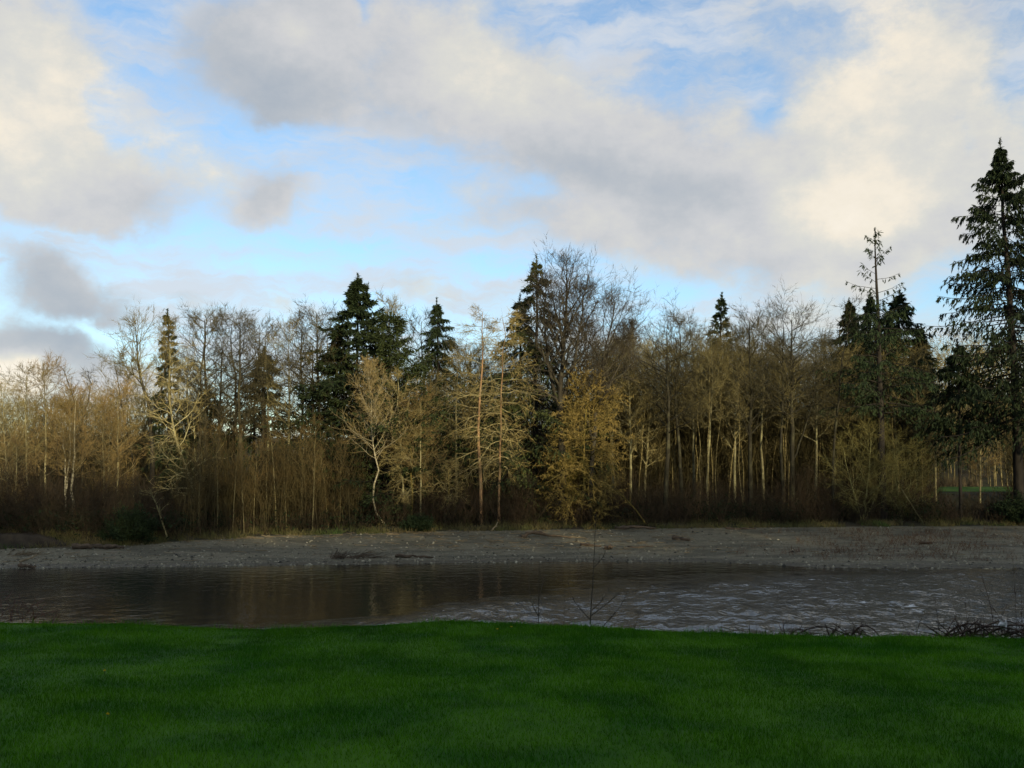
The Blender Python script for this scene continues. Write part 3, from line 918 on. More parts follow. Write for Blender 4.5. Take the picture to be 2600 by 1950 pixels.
    single('spruce_tree', 'hemlock_a', conifer(55, H=26, lb=6.0, k1=100, droop=.1, hang=.5), CB, [M['conifer_bark'], M['needles_gold']], 1158, 546, 98, 'layered gold-lit spruce beside the great bare cottonwood', cat='spruce', tint=(.85, .85, .85))
    single('spruce_tree', 'hemlock_b', conifer(56, H=22, lb=5.6, k1=110, droop=.1, hang=.4), CB, CN, 1118, 630, 100, 'dark spruce between the drooping pair and the layered spruce', cat='spruce')
    # great cottonwoods
    cc = deciduous(57, H=28, r=.5, crown0=.45, k1=26, len1=.17, ang1=(50, 30), up1=.15, k2=11, ratio2=.5, k3=5, lvl3=True, k25=4, twig=.8, tw=.034, side_twigs=4, rmin1=.05, r1=.6, scat=.35, up2=.10,
                   stems=[([(0, 0, 0), (0, 0, 8), (-.2, 0, 14), (.3, 0, 20), (.6, 0, 28)], 1.0, .5), ([(0, 0, 12), (-1.2, .2, 16), (-1.9, .3, 21), (-1.7, .3, 26)], .6, .24), ([(0, 0, 13), (1.3, -.2, 17), (2.0, -.3, 21), (2.4, -.3, 25.5)], .6, .22)])
    single('cottonwood_tree', 'great_cottonwood', cc, [M['cotton']], [M['cotton']], 1213, 511, 92, 'great dark cottonwood, tallest bare tree at the centre')
    c2 = deciduous(58, H=25, r=.36, crown0=.5, k1=26, len1=.2, ang1=(55, 32), up1=.14, k2=11, ratio2=.5, k3=5, lvl3=True, k25=4, twig=.8, tw=.034, side_twigs=4, rmin1=.05, r1=.6, scat=.35, up2=.08,
                   stems=[([(-.4, 0, 0), (-.2, 0, 7), (.2, 0, 13), (.9, 0, 18), (2.4, 0, 25)], 1.0, .34), ([(-.1, 0, 9.5), (-1.2, .2, 13), (-1.0, .2, 17), (-.3, .2, 22)], .5, .18), ([(.2, 0, 13), (1.8, -.2, 16), (3.2, -.2, 19), (4.2, -.2, 22.5)], .5, .18)])
    single('cottonwood_tree', 'second_cottonwood', c2, [M['cotton']], [M['cotton']], 1283, 572, 94, 'second dark cottonwood spreading to the right of the great one')
    # mossy gold maple
    mp = deciduous(59, H=14, r=.24, crown0=.1, k1=66, len1=.32, ang1=(112, 45), up1=.0, droop=.16, k2=14, ratio2=.42, k3=26, twig=.36, tw=.075, t_bark=.0, scat=1.1, jit1=.34, wob=.12, side_twigs=20,
                   shape=lambda t: .8 + .35 * np.sin(np.pi * t) - .25 * t)
    single('maple_tree', 'mossy_maple', mp, [M['moss']], [M['moss']], 1258, 772, 82, 'bushy moss-covered maple glowing gold in front of the great cottonwood')
    mw = deciduous(60, H=7, r=.14, crown0=.15, k1=30, len1=.42, ang1=(75, 40), up1=.02, droop=.3, k2=12, k3=18, twig=.4, tw=.055, t_bark=.0, scat=.9, jit1=.25)
    single('willow_tree', 'weeping_low', mw, [M['moss']], [M['moss']], 1222, 960, 79.5, 'low weeping mossy tree under the glowing maple', tint=(.8, .85, .7))
    # middle-right alders
    for i, (px, py, Y, k, lb) in enumerate([
            (1322, 700, 101, 'alder_a', 'brown bare tree behind the right half of the mossy maple'),
            (1362, 688, 99, 'alder_c', 'bushy brown alder just right of the second cottonwood'),
            (1392, 722, 102, 'gold_a', 'olive-lit bare tree left of the open-crowned alder'),
            (1437, 613, 92, 'alder_dark_c', 'open-crowned dark alder standing clear of its neighbours'),
            (1472, 652, 95, 'alder_dark_b', 'dark alder immediately right of the open-crowned alder'),
            (1500, 655, 99, 'alder_a', 'bare alder left of the small spruce top'),
            (1528, 690, 97, 'alder_b', 'lower bare alder in front of the small spruce top'),
            (1588, 668, 98, 'alder_c', 'twiggy alder right of the small spruce top'),
            (1622, 648, 94, 'alder_dark_a', 'straight dark alder with a dense flat top'),
            (1650, 655, 99, 'alder_b', 'bare alder at the left side of the broad double alder'),
            (1762, 690, 99, 'alder_a', 'bare alder at the right side of the broad double alder')]):
        place(k, px, py, Y, lb, group='bare alders of the middle wood', rot=i * 1.7 + .4)
    single('spruce_tree', 'spruce_far', conifer(61, H=24, lb=3.0, k1=60, ang=(75, 40), tip=.3, droop=.02, tl=.4, tw=.12, tuft=9), CB, CN, 1556, 630, 114, 'small spruce top poking above the middle alders', cat='spruce')
    bd = deciduous(62, H=24, r=.3, crown0=.42, k1=26, len1=.19, ang1=(66, 45), up1=.04, k2=12, k3=9, twig=.8, shape=flat_top,
                   stems=[([(.3, 0, 0), (.3, 0, 10), (.2, 0, 17), (.2, 0, 23.5)], 1.0, .32), ([(-.9, .2, 0), (-.9, .2, 10), (-.7, .2, 16), (-.8, .2, 24)], .8, .2), ([(.3, 0, 7), (1.4, 0, 10), (2.6, 0, 13.5), (3.2, 0, 18)], .5, .12)])
    single('alder_tree', 'broad_alder', bd, [M['dark']], [M['dark']], 1706, 598, 93, 'broad double-trunked dark alder with a wide flat crown')
    single('bare_tree', 'snaggy', deciduous(63, H=22, r=.15, crown0=.45, k1=22, len1=.10, ang1=70, k2=5, k3=5, twig=.6, jit1=.3, wob=.2), [M['dark']], [M['dark']], 1797, 632, 90, 'slim crooked tree with sparse twigs left of the bare-topped spruce')
    # hemlock with bare top
    arms = dict(t0=.70, t1=.985, k1=19, sh=lambda t: 2.3 * (1.08 - t) ** .8, ang=(80, 52), droop=-.02, tip=.16, k2=7, r2=.10, tuft=5, hang=.8, keep=1.0, off=.12)
    hm = conifer(64, H=27, r=.42, c0=.36, c1=.70, k1=46, lshape=lambda t: 3.9 - 1.5 * t, ang=(86, 72), droop=.11, tip=.05, k2=18, r2=.24, tuft=13, hang=.7, wob=.04, extra=[arms])
    single('spruce_tree', 'bare_topped_spruce', hm, CB, CN, 1906, 489, 90, 'tall spruce with a thin bare-armed top', px_top=1893, cat='spruce')
    for (px, py, Y, lb, sd, lbw) in [(1834, 640, 107, 'dark spruce left of the bare-topped spruce', 65, .9), (1880, 628, 109, 'dark spruce close behind the bare-topped spruce', 66, .85),
                                     (1944, 622, 107, 'broad dark spruce right of the bare-topped spruce', 67, 1.25), (1990, 700, 112, 'low dark spruce farthest right of the dark clump', 68, .9)]:
        place('spruce_top', px, py, Y, lb, name='spruce_tree', cat='spruce', group='dark spruces behind the bare-topped spruce', rot=sd, sx=lbw)
    # pale willows by the gravel on the right
    wl = dict(H=11, r=.12, crown0=.08, k1=34, len1=.36, ang1=(70, 35), up1=.03, droop=.12, k2=11, k3=10, twig=.7, tw=.028, t_bark=.1)
    stems4 = lambda s: [([(0, 0, 0), (s * .4, 0, 3), (s * .9, 0, 7), (s * 1.0, 0, 11)], .8, .12), ([(0, 0, 0), (-s * .8, .3, 3), (-s * 1.6, .3, 6), (-s * 2.2, .3, 9)], .7, .10), ([(0, 0, 0), (s * 1.2, -.3, 2.5), (s * 2.2, -.3, 5), (s * 3.0, -.3, 7)], .7, .09)]
    single('willow_tree', 'willow_a', deciduous(69, stems=stems4(1), **wl), [M['alder_gold']], [M['alder_gold']], 1862, 872, 86, 'pale many-stemmed willow on the bank below the bare-topped spruce', tint=(.6, .64, .5))
    single('willow_tree', 'willow_b', deciduous(70, stems=stems4(-1), **wl), [M['alder_gold']], [M['alder_gold']], 1945, 905, 87, 'willow with arching pale branches right of the many-stemmed one', tint=(.55, .6, .48))
    single('willow_tree', 'willow_c', deciduous(71, stems=stems4(1), **wl), [M['dark']], [M['brush']], 1735, 985, 87, 'dull low willow left of the pale willows by the gravel')
    # right edge
    slim = conifer(72, H=15, r=.16, c0=.5, k1=44, lb=2.4, droop=.1, hang=.6)
    single('spruce_tree', 'slim_spruce', slim, CB, CN, 2074, 725, 92, 'slim spruce with a long bare trunk left of the biggest spruce', cat='spruce')
    place('alder_a', 2022, 770, 100, 'lit bare tree behind the gap left of the slim spruce', rot=2.8)
    place('russet_b', 2118, 800, 104, 'lit reddish tree between the slim and the biggest spruce', rot=1.8)
    big = conifer(73, H=36, r=.5, c0=.24, k1=260, lb=5.2, lt=.7, droop=.09, tip=.22, k2=18, r2=.26, tuft=14, tl=.42, tw=.11, hang=.75, ang=(104, 78), keep=.8,
                  lshape=lambda t: (6.0 * (1 - t) ** .62 * np.clip((1 - t) * 5, .12, 1) + .15), ctrls=[(0, 0, 0), (-.4, 0, 12), (-1.2, 0, 26), (-1.7, 0, 36)])
    single('spruce_tree', 'biggest_spruce', big, CB, CN, 2202, 296, 84, 'biggest dark spruce, towering at the right edge with hanging sprays', cat='spruce', px_top=2202)

build_trees()


def build_grove():
    rng = np.random.default_rng(77)
    # sunlit slim trunks behind the middle alders
    xs = np.sort(np.concatenate([rng.uniform(1490, 1640, 18), rng.uniform(1640, 1800, 10), rng.uniform(1290, 1490, 10), rng.uniform(1780, 2000, 8)]))
    for i, px in enumerate(xs):
        Y = rng.uniform(92, 108)
        place('slim_a' if i % 2 else 'slim_b', px, rng.uniform(690, 780), Y, 'slim gold-lit trunk in the grove behind the middle alders', name='slim_tree', group='slim lit trunks of the grove', px_top=px + rng.normal() * 18, rot=rng.random() * 6)
    # background trees behind the front row
    for i in range(120):
        px = rng.uniform(-30, 2230) if i < 60 else rng.uniform(1000, 2130)
        if 440 < px < 740 or 1990 < px < 2165:
            continue
        k = ['alder_a', 'alder_b', 'alder_c', 'alder_dark_a', 'gold_b'][int(rng.integers(5))]
        lim = np.interp(px, [0, 250, 300, 430, 760, 900, 1000, 1250, 1400, 1800, 2212], [825, 820, 745, 745, 725, 730, 715, 705, 690, 705, 745])
        place(k, px, lim + rng.uniform(0, 60), rng.uniform(104, 126), 'bare tree filling the back of the wood between nearer trees', group='bare trees at the back of the wood', rot=rng.random() * 6)
    # sapling thicket: the pale stems one can tell apart
    stems = [429, 471, 504, 529, 549, 576, 598, 620, 650, 676, 711, 733]
    words = ['first', 'second', 'third', 'fourth', 'fifth', 'sixth', 'seventh', 'eighth', 'ninth', 'tenth', 'eleventh', 'twelfth']
    for i, px in enumerate(stems):
        place('sapling_a' if i in (10, 7, 3) else 'sapling_b', px, 900 + rng.uniform(-25, 50), VEG_EDGE(px) + rng.uniform(.8, 2.5),
              'thin pale sapling stem in the reddish thicket, %s from its left end' % words[i], name='sapling', cat='sapling', group='pale saplings of the thicket', px_top=px + rng.normal() * 10, rot=rng.random() * 6, tint=(.6, .58, .54))

build_grove()


# ------------------------------------------------------------------ masses: undergrowth, thicket, far wood
def clumps(geo, X, Y, Hh, stems, rng, spread=.35, tw=.022, twigs=4, t0=.4, m=4, up=.05):
    n = len(X)
    Z = height(X, Y) - .05
    base = np.repeat(np.stack([X, Y, Z], -1), stems, 0) + np.concatenate([rng.normal(size=(n * stems, 2)) * .25, np.zeros((n * stems, 1))], 1)
    d = unit(np.concatenate([rng.normal(size=(n * stems, 2)) * spread, np.ones((n * stems, 1))], 1))
    L = np.repeat(Hh, stems) * (.6 + .55 * rng.random(n * stems))
    pts = [base]
    for j in range(m - 1):
        pts.append(pts[-1] + d * (L / (m - 1))[:, None])
        d = unit(d + rng.normal(size=d.shape) * .14 + np.array([0, 0, up]))
    pts = np.stack(pts, 1)
    rad = np.full((len(pts), 1), tw * .6) * np.linspace(1, .35, m)[None]
    geo.tubes(pts, rad, 2, t0 * .6, .9)
    if twigs:
        t = .3 + .7 * rng.random((len(pts), twigs))
        pos, tan, _ = along(pts, rad, t)
        dd = unit(tan + rng.normal(size=tan.shape) * .55)
        LL = (L[:, None] * .22 * (.5 + rng.random((len(pts), twigs))))[..., None]
        geo.spikes(pos.reshape(-1, 3), (pos + dd * LL).reshape(-1, 3), tw, t0, 1.0, rng=rng)


def build_masses():
    rng = np.random.default_rng(99)
    def at(px, Y):
        return (px - 1106) / (F * .994) * Y
    # reddish thicket of saplings, left of the spruce
    g = Geo()
    px = rng.uniform(405, 775, 420); Y = VEG_EDGE(px) + rng.uniform(1.0, 8.5, 420)
    gap = vnoise(px * .03, Y * .3, 19, 2) > -.35
    px, Y = px[gap], Y[gap]
    clumps(g, at(px, Y), Y, 6.6 * rng.uniform(.5, 1.25, len(px)) * (1 + .25 * vnoise(px * .02, Y * 0, 23, 2)), 4, rng, spread=.10, tw=.035, twigs=12, t0=.5, m=4, up=.2)
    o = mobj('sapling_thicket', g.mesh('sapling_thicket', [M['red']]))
    o.color = (.27, .285, .28, 1)  # darker copy of the russet twigs, the thicket's shade put into the tint
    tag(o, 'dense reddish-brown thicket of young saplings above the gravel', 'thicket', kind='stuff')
    # brown undergrowth all along the wood edge
    g = Geo()
    n = 2900
    px = rng.uniform(-120, 2330, n); Y = VEG_EDGE(px) + .7 + 17 * rng.random(n) ** 1.3
    hh = np.interp(px, [0, 300, 420, 760, 1000, 1300, 1600, 1700, 2000, 2070, 2212], [5.2, 4.8, 3.0, 3.0, 5.0, 4.4, 3.8, 4.2, 3.6, 3.3, 3.3]) * rng.uniform(.5, 1.2, n) * np.clip(.3 + (Y - VEG_EDGE(px)) / 4, 0, 1) * np.where((px > 2000) & (px < 2170), np.where(Y > VEG_EDGE(px) + 7, .1, .72), 1)
    clumps(g, at(px, Y), Y, hh, 7, rng, spread=.45, tw=.03, twigs=6, t0=.4)
    o = mobj('undergrowth', g.mesh('undergrowth', [M['brush']]))
    tag(o, 'tangled dark brown undergrowth along the edge of the wood', 'undergrowth', kind='stuff')
    # evergreen leaves low in the undergrowth
    g = Geo()
    n = 360
    px = np.concatenate([rng.uniform(-60, 420, 90), rng.uniform(430, 1500, 100), rng.uniform(1500, 1960, 50), rng.uniform(1960, 2330, 120)]); Y = VEG_EDGE(px) + 1.5 + np.where(px > 1960, 6, 12) * rng.random(n)
    px = np.where((px > 2015) & (px < 2150), px + 140, px)
    X = at(px, Y); Z = height(X, Y)
    k = 90
    c = np.stack([X, Y, Z], -1)[:, None] + rng.normal(size=(n, k, 3)) * np.array([.8, .8, .55]) + np.array([0, 0, .7])
    d = unit(rng.normal(size=(n, k, 3)) + np.array([0, -.3, .3]))
    g.blades(c.reshape(-1, 3), (c + d * (.22 + .2 * rng.random((n, k, 1)))).reshape(-1, 3), .13, rng=rng)
    o = mobj('fern_undergrowth', g.mesh('fern_undergrowth', [M['evergreen_leaf']]))
    tag(o, 'dark evergreen ferns and salal low under the trees', 'undergrowth', kind='stuff')
    # bank grass between gravel and thicket
    g = Geo()
    n = 24000
    px = rng.uniform(-120, 2300, n); Y = VEG_EDGE(px) - .5 + 3.0 * rng.random(n)
    keep = vnoise(at(px, Y) * .35, Y * .6, 61, 3) > -.25
    px, Y = px[keep], Y[keep]
    X = at(px, Y); b = np.stack([X, Y, height(X, Y) - .03], -1)
    d = unit(rng.normal(size=b.shape) * np.array([.5, .5, .1]) + np.array([0, 0, 1.0]))
    g.spikes(b, b + d * rng.uniform(.2, .7, (len(b), 1)), .06, 0, 1, rng=rng)
    o = mobj('bank_grass', g.mesh('bank_grass', [M['grass_tuft']]))
    tag(o, 'rough olive grass on the lip above the gravel bar', 'grass', kind='stuff')
    # far wood on the hillside
    g = Geo()
    n = 760
    px = np.concatenate([rng.uniform(-150, 2350, 520), rng.uniform(1750, 2350, 240)]); Y = rng.uniform(128, 215, n)
    X = at(px, Y); Z = height(X, Y)
    hh = np.interp(px, [-100, 0, 300, 430, 740, 780, 1100, 1500, 1800, 2212], [9, 9, 9, 5, 5, 10, 11, 11, 12, 12]) * rng.uniform(.7, 1.15, n)
    lines = np.stack([np.stack([X, Y, Z], -1) + np.array([0, 0, 1.0]) * (hh * f)[:, None] + rng.normal(size=(n, 3)) * np.array([.25, .25, 0]) * f for f in np.linspace(0, 1, 5)], 1)
    rad = np.full((n, 1), .11) * np.linspace(1, .2, 5)[None]
    g.tubes(lines, rad, 3, 0, .3)
    p1, r1, l1 = grow(lines, rad, hh, 16, .25, 1.0, 48, 10, .3, 4, .12, .08, .4, .02, rng, shape=flat_top)
    g.tubes(p1, r1, 2, .3, .6)
    t = .2 + .8 * rng.random((len(p1), 9)); pos, tan, _ = along(p1, r1, t)
    d = unit(tan + rng.normal(size=tan.shape) * .6)
    g.spikes(pos.reshape(-1, 3), (pos + d * (.5 + 1.0 * rng.random(d.shape[:2] + (1,)))).reshape(-1, 3), .075, .7, 1.0, rng=rng)
    o = mobj('far_woods', g.mesh('far_woods', [M['fill']]))
    tag(o, 'brown leafless woodland covering the hillside far behind', 'woodland', kind='stuff')
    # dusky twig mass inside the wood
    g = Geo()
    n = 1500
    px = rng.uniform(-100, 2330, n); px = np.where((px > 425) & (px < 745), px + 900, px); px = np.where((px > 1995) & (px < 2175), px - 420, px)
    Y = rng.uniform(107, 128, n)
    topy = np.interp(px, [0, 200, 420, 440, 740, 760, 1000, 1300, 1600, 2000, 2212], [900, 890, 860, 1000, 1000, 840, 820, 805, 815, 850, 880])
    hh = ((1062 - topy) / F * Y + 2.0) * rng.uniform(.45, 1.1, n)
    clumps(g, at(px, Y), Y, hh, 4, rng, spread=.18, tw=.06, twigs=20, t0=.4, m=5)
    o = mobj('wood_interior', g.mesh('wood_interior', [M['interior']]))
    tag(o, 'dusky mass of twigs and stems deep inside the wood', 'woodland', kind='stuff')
    # wood on the rise behind the camera, which keeps the low sun off the river
    g = Geo()
    n = 300
    X = rng.uniform(-60, 200, n); Y = rng.uniform(-90, -48, n)
    Z = height(X, Y)
    hh = 10.5 * rng.uniform(.75, 1.15, n)
    lines = np.stack([np.stack([X, Y, Z], -1) + np.array([0, 0, 1.0]) * (hh * f)[:, None] for f in np.linspace(0, 1, 4)], 1)
    rad = np.full((n, 1), .2) * np.linspace(1, .2, 4)[None]
    g.tubes(lines, rad, 4, 0, .3)
    p1, r1, l1 = grow(lines, rad, hh, 14, .12, 1.0, 70, 10, .34, 4, .12, .0, .4, .03, rng, shape=lambda t: 1.15 - .8 * t)
    g.tubes(p1, r1, 3, .3, .6)
    t = .1 + .9 * rng.random((len(p1), 6)); pos, tan, _ = along(p1, r1, t)
    d = unit(tan + rng.normal(size=tan.shape) * .6)
    g.blades(pos.reshape(-1, 3), (pos + d * (.6 + .8 * rng.random(d.shape[:2] + (1,)))).reshape(-1, 3), .4, .7, 1.0, rng=rng)
    o = mobj('ridge_woods', g.mesh('ridge_woods', [M['needles']]))
    tag(o, 'evergreen woodland on the rise behind the lawn', 'woodland', kind='stuff')

def clearing():
    us = np.linspace(2000, 2290, 30)
    sheet('clearing', us, 117.0, 126.0, 12, M['meadow'], 'small sunlit patch of bright grass under the trees at right', lift=.03)
    rng = np.random.default_rng(8)
    g = Geo()
    n = 900
    px = rng.uniform(1985, 2110, n); Y = rng.uniform(126, 130, n)
    x = (px - 1106) / (F * .994) * Y
    b = np.stack([x, Y, height(x, Y)], -1)
    d = unit(rng.normal(size=b.shape) * np.array([.12, .12, 0]) + np.array([0, 0, 1.0]))
    g.spikes(b, b + d * rng.uniform(1.0, 2.0, (n, 1)), .05, 0, 1, rng=rng)
    o = mobj('reeds', g.mesh('reeds', [M['drift_pale']]))
    o['kind'] = 'stuff'
    tag(o, 'rusty orange dead stems behind the sunlit clearing', 'reeds', kind='stuff')

build_masses()
clearing()


# ------------------------------------------------------------------ lawn blades
def build_grass():
    rng = np.random.default_rng(3)
    n = 290000
    y = np.sqrt(rng.uniform(4.9 ** 2, 13.0 ** 2, n))
    x = rng.uniform(-.56, .56, n) * y
    z = height(x, y)
    tall = 1 + .5 * vnoise(x * 1.5, y * 1.5, 71, 3)
    L = .042 * tall * rng.uniform(.6, 1.35, n)
    d = unit(np.stack([rng.normal(size=n) * .5, rng.normal(size=n) * .5, np.ones(n)], -1))
    b = np.stack([x, y, z - .006], -1)
    g = Geo()
    side = unit(np.stack([rng.normal(size=n), rng.normal(size=n) * .5, np.zeros(n)], -1)) * .0026
    V = np.stack([b - side, b + side, b + d * L[:, None]], 1)
    m2 = 14000
    ye = rng.uniform(11.6, 13.0, m2); xe = rng.uniform(-.56, .56, m2) * ye
    keep = vnoise(xe * 2.2, ye * 2.2, 77, 3) > .05
    xe, ye = xe[keep], ye[keep]
    be = np.stack([xe, ye, height(xe, ye) - .006], -1)
    de = unit(np.stack([rng.normal(size=len(xe)) * .45, rng.normal(size=len(xe)) * .4, np.ones(len(xe))], -1))
    g.spikes(be, be + de * rng.uniform(.04, .13, (len(xe), 1)), .006, .2, .9, rng=rng)
    shade = np.clip(.5 + .35 * vnoise(x * .8, y * .5, 73, 4) + rng.normal(size=n) * .22, 0, 1)
    g.add(V, np.arange(3 * n).reshape(n, 3), np.repeat(shade, 3))
    o = mobj('grass', g.mesh('grass', [M['lawn']]))
    tag(o, 'short lush green grass blades of the lawn', 'grass', kind='stuff')

build_grass()


# ------------------------------------------------------------------ gravel stones and drift
def build_bar():
    rng = np.random.default_rng(13)
    n = 9000
    px = rng.uniform(-60, 2270, n)
    t = rng.random(n) ** 1.5
    Y = WATER_EDGE(px) - .3 + t * (VEG_EDGE(px) - WATER_EDGE(px))
    X = (px - 1106) / (F * .994) * Y
    Z = height(X, Y)
    s = .035 + .12 * rng.random(n) ** 5
    oct_v = np.array([[1, 0, 0], [-1, 0, 0], [0, 1, 0], [0, -1, 0], [0, 0, .7], [0, 0, -.7]])
    oct_t = np.array([[0, 2, 4], [2, 1, 4], [1, 3, 4], [3, 0, 4], [2, 0, 5], [1, 2, 5], [3, 1, 5], [0, 3, 5]])
    V = oct_v[None] * (1 + .3 * rng.normal(size=(n, 6, 1))) * s[:, None, None]
    a = rng.random(n) * 6.28
    c, sn = np.cos(a)[:, None], np.sin(a)[:, None]
    V = np.stack([V[..., 0] * c - V[..., 1] * sn, V[..., 0] * sn + V[..., 1] * c, V[..., 2]], -1) + np.stack([X, Y, Z], -1)[:, None]
    T = (np.arange(n)[:, None, None] * 6 + oct_t[None]).reshape(-1, 3)
    g = Geo(); g.add(V, T, np.repeat(rng.random(n), 6))
    o = mobj('river_stones', g.mesh('river_stones', [M['stone']], smooth=False))
    tag(o, 'pale and dark pebbles strewn over the gravel bar', 'pebbles', kind='stuff')
    # small sticks
    g = Geo()
    n = 420
    px = np.concatenate([rng.uniform(900, 1500, 170), rng.uniform(0, 2212, 150), rng.uniform(380, 1000, 100)])
    t = np.concatenate([rng.uniform(.35, .95, 170), rng.uniform(.2, .95, 150), rng.uniform(.9, 1.02, 100)])
    Y = WATER_EDGE(px) + t * (VEG_EDGE(px) - WATER_EDGE(px)); X = (px - 1106) / (F * .994) * Y
    b = np.stack([X, Y, height(X, Y) + .04], -1)
    an = rng.normal(size=n) * .5 + np.where(rng.random(n) < .5, 0, np.pi)
    L = rng.uniform(.25, 1.1, n)
    e = b + np.stack([np.cos(an) * L, np.sin(an) * L, rng.uniform(0, .08, n)], -1)
    pts = np.stack([b, (b + e) / 2 + rng.normal(size=(n, 3)) * .03, e], 1)
    g.tubes(pts, np.full((n, 3), .02) * rng.uniform(.7, 1.6, (n, 1)), 3, 0, 0)
    o = mobj('drift_sticks', g.mesh('drift_sticks', [M['drift_pale']]))
    tag(o, 'small bleached sticks littering the upper gravel', 'sticks', kind='stuff')
    # dry red-brown weeds on the right-hand gravel
    g = Geo()
    n = 420
    px = np.concatenate([rng.normal(1830, 120, 200), rng.normal(2040, 130, 220)])
    Y = WATER_EDGE(px) + rng.uniform(.15, .9, n) * (VEG_EDGE(px) - WATER_EDGE(px))
    clumps(g, (px - 1106) / (F * .994) * Y, Y, rng.uniform(.3, .8, n), 7, rng, spread=.6, tw=.02, twigs=3)
    o = mobj('gravel_weeds', g.mesh('gravel_weeds', [M['brush']]))
    o.color = (2.6, 2.0, 1.9, 1)
    tag(o, 'thin dry reddish weeds on the right-hand gravel', 'weeds', kind='stuff')


def log(name, label, pts, r, mat, stubs=(), cat='driftwood', seed=1, sides=8):
    """a weathered log through points given as (pixel column, share of the way up the bar, height above gravel)"""
    rng = np.random.default_rng(seed)
    w = []
    for (px, t, h) in pts:
        Y = float(WATER_EDGE(px) + t * (VEG_EDGE(px) - WATER_EDGE(px)))
        x = (px - 1106) / (F * .994) * Y
        w.append((x, Y, float(height(x, Y)) + h))
    w = np.array(w)
    org = w[0].copy()
    w = w - org
    n = 9
    tt = np.linspace(0, 1, n); cc = np.linspace(0, 1, len(w))
    p = np.stack([np.interp(tt, cc, w[:, j]) for j in range(3)], -1)
    p[1:-1] += rng.normal(size=(n - 2, 3)) * r * .35
    r = r * 1.25
    rad = r * (1.05 - .5 * tt) * (1 + .18 * rng.normal(size=n))
    g = Geo()
    g.tubes(p[None], rad[None], sides, 0, 0, cap=True)
    for (f, dx, dy, dz, rr) in stubs:
        b = p[int(f * (n - 1))]
        e = b + np.array([dx, dy, dz])
        q = np.stack([b, b * .5 + e * .5 + rng.normal(size=3) * .04, e])
        g.tubes(q[None], np.array([[rr, rr * .8, rr * .3]]), 5, 0, 0, cap=True)
    o = mobj(name, g.mesh(name, [mat]))
    o.location = org
    tag(o, label, cat)
    return o


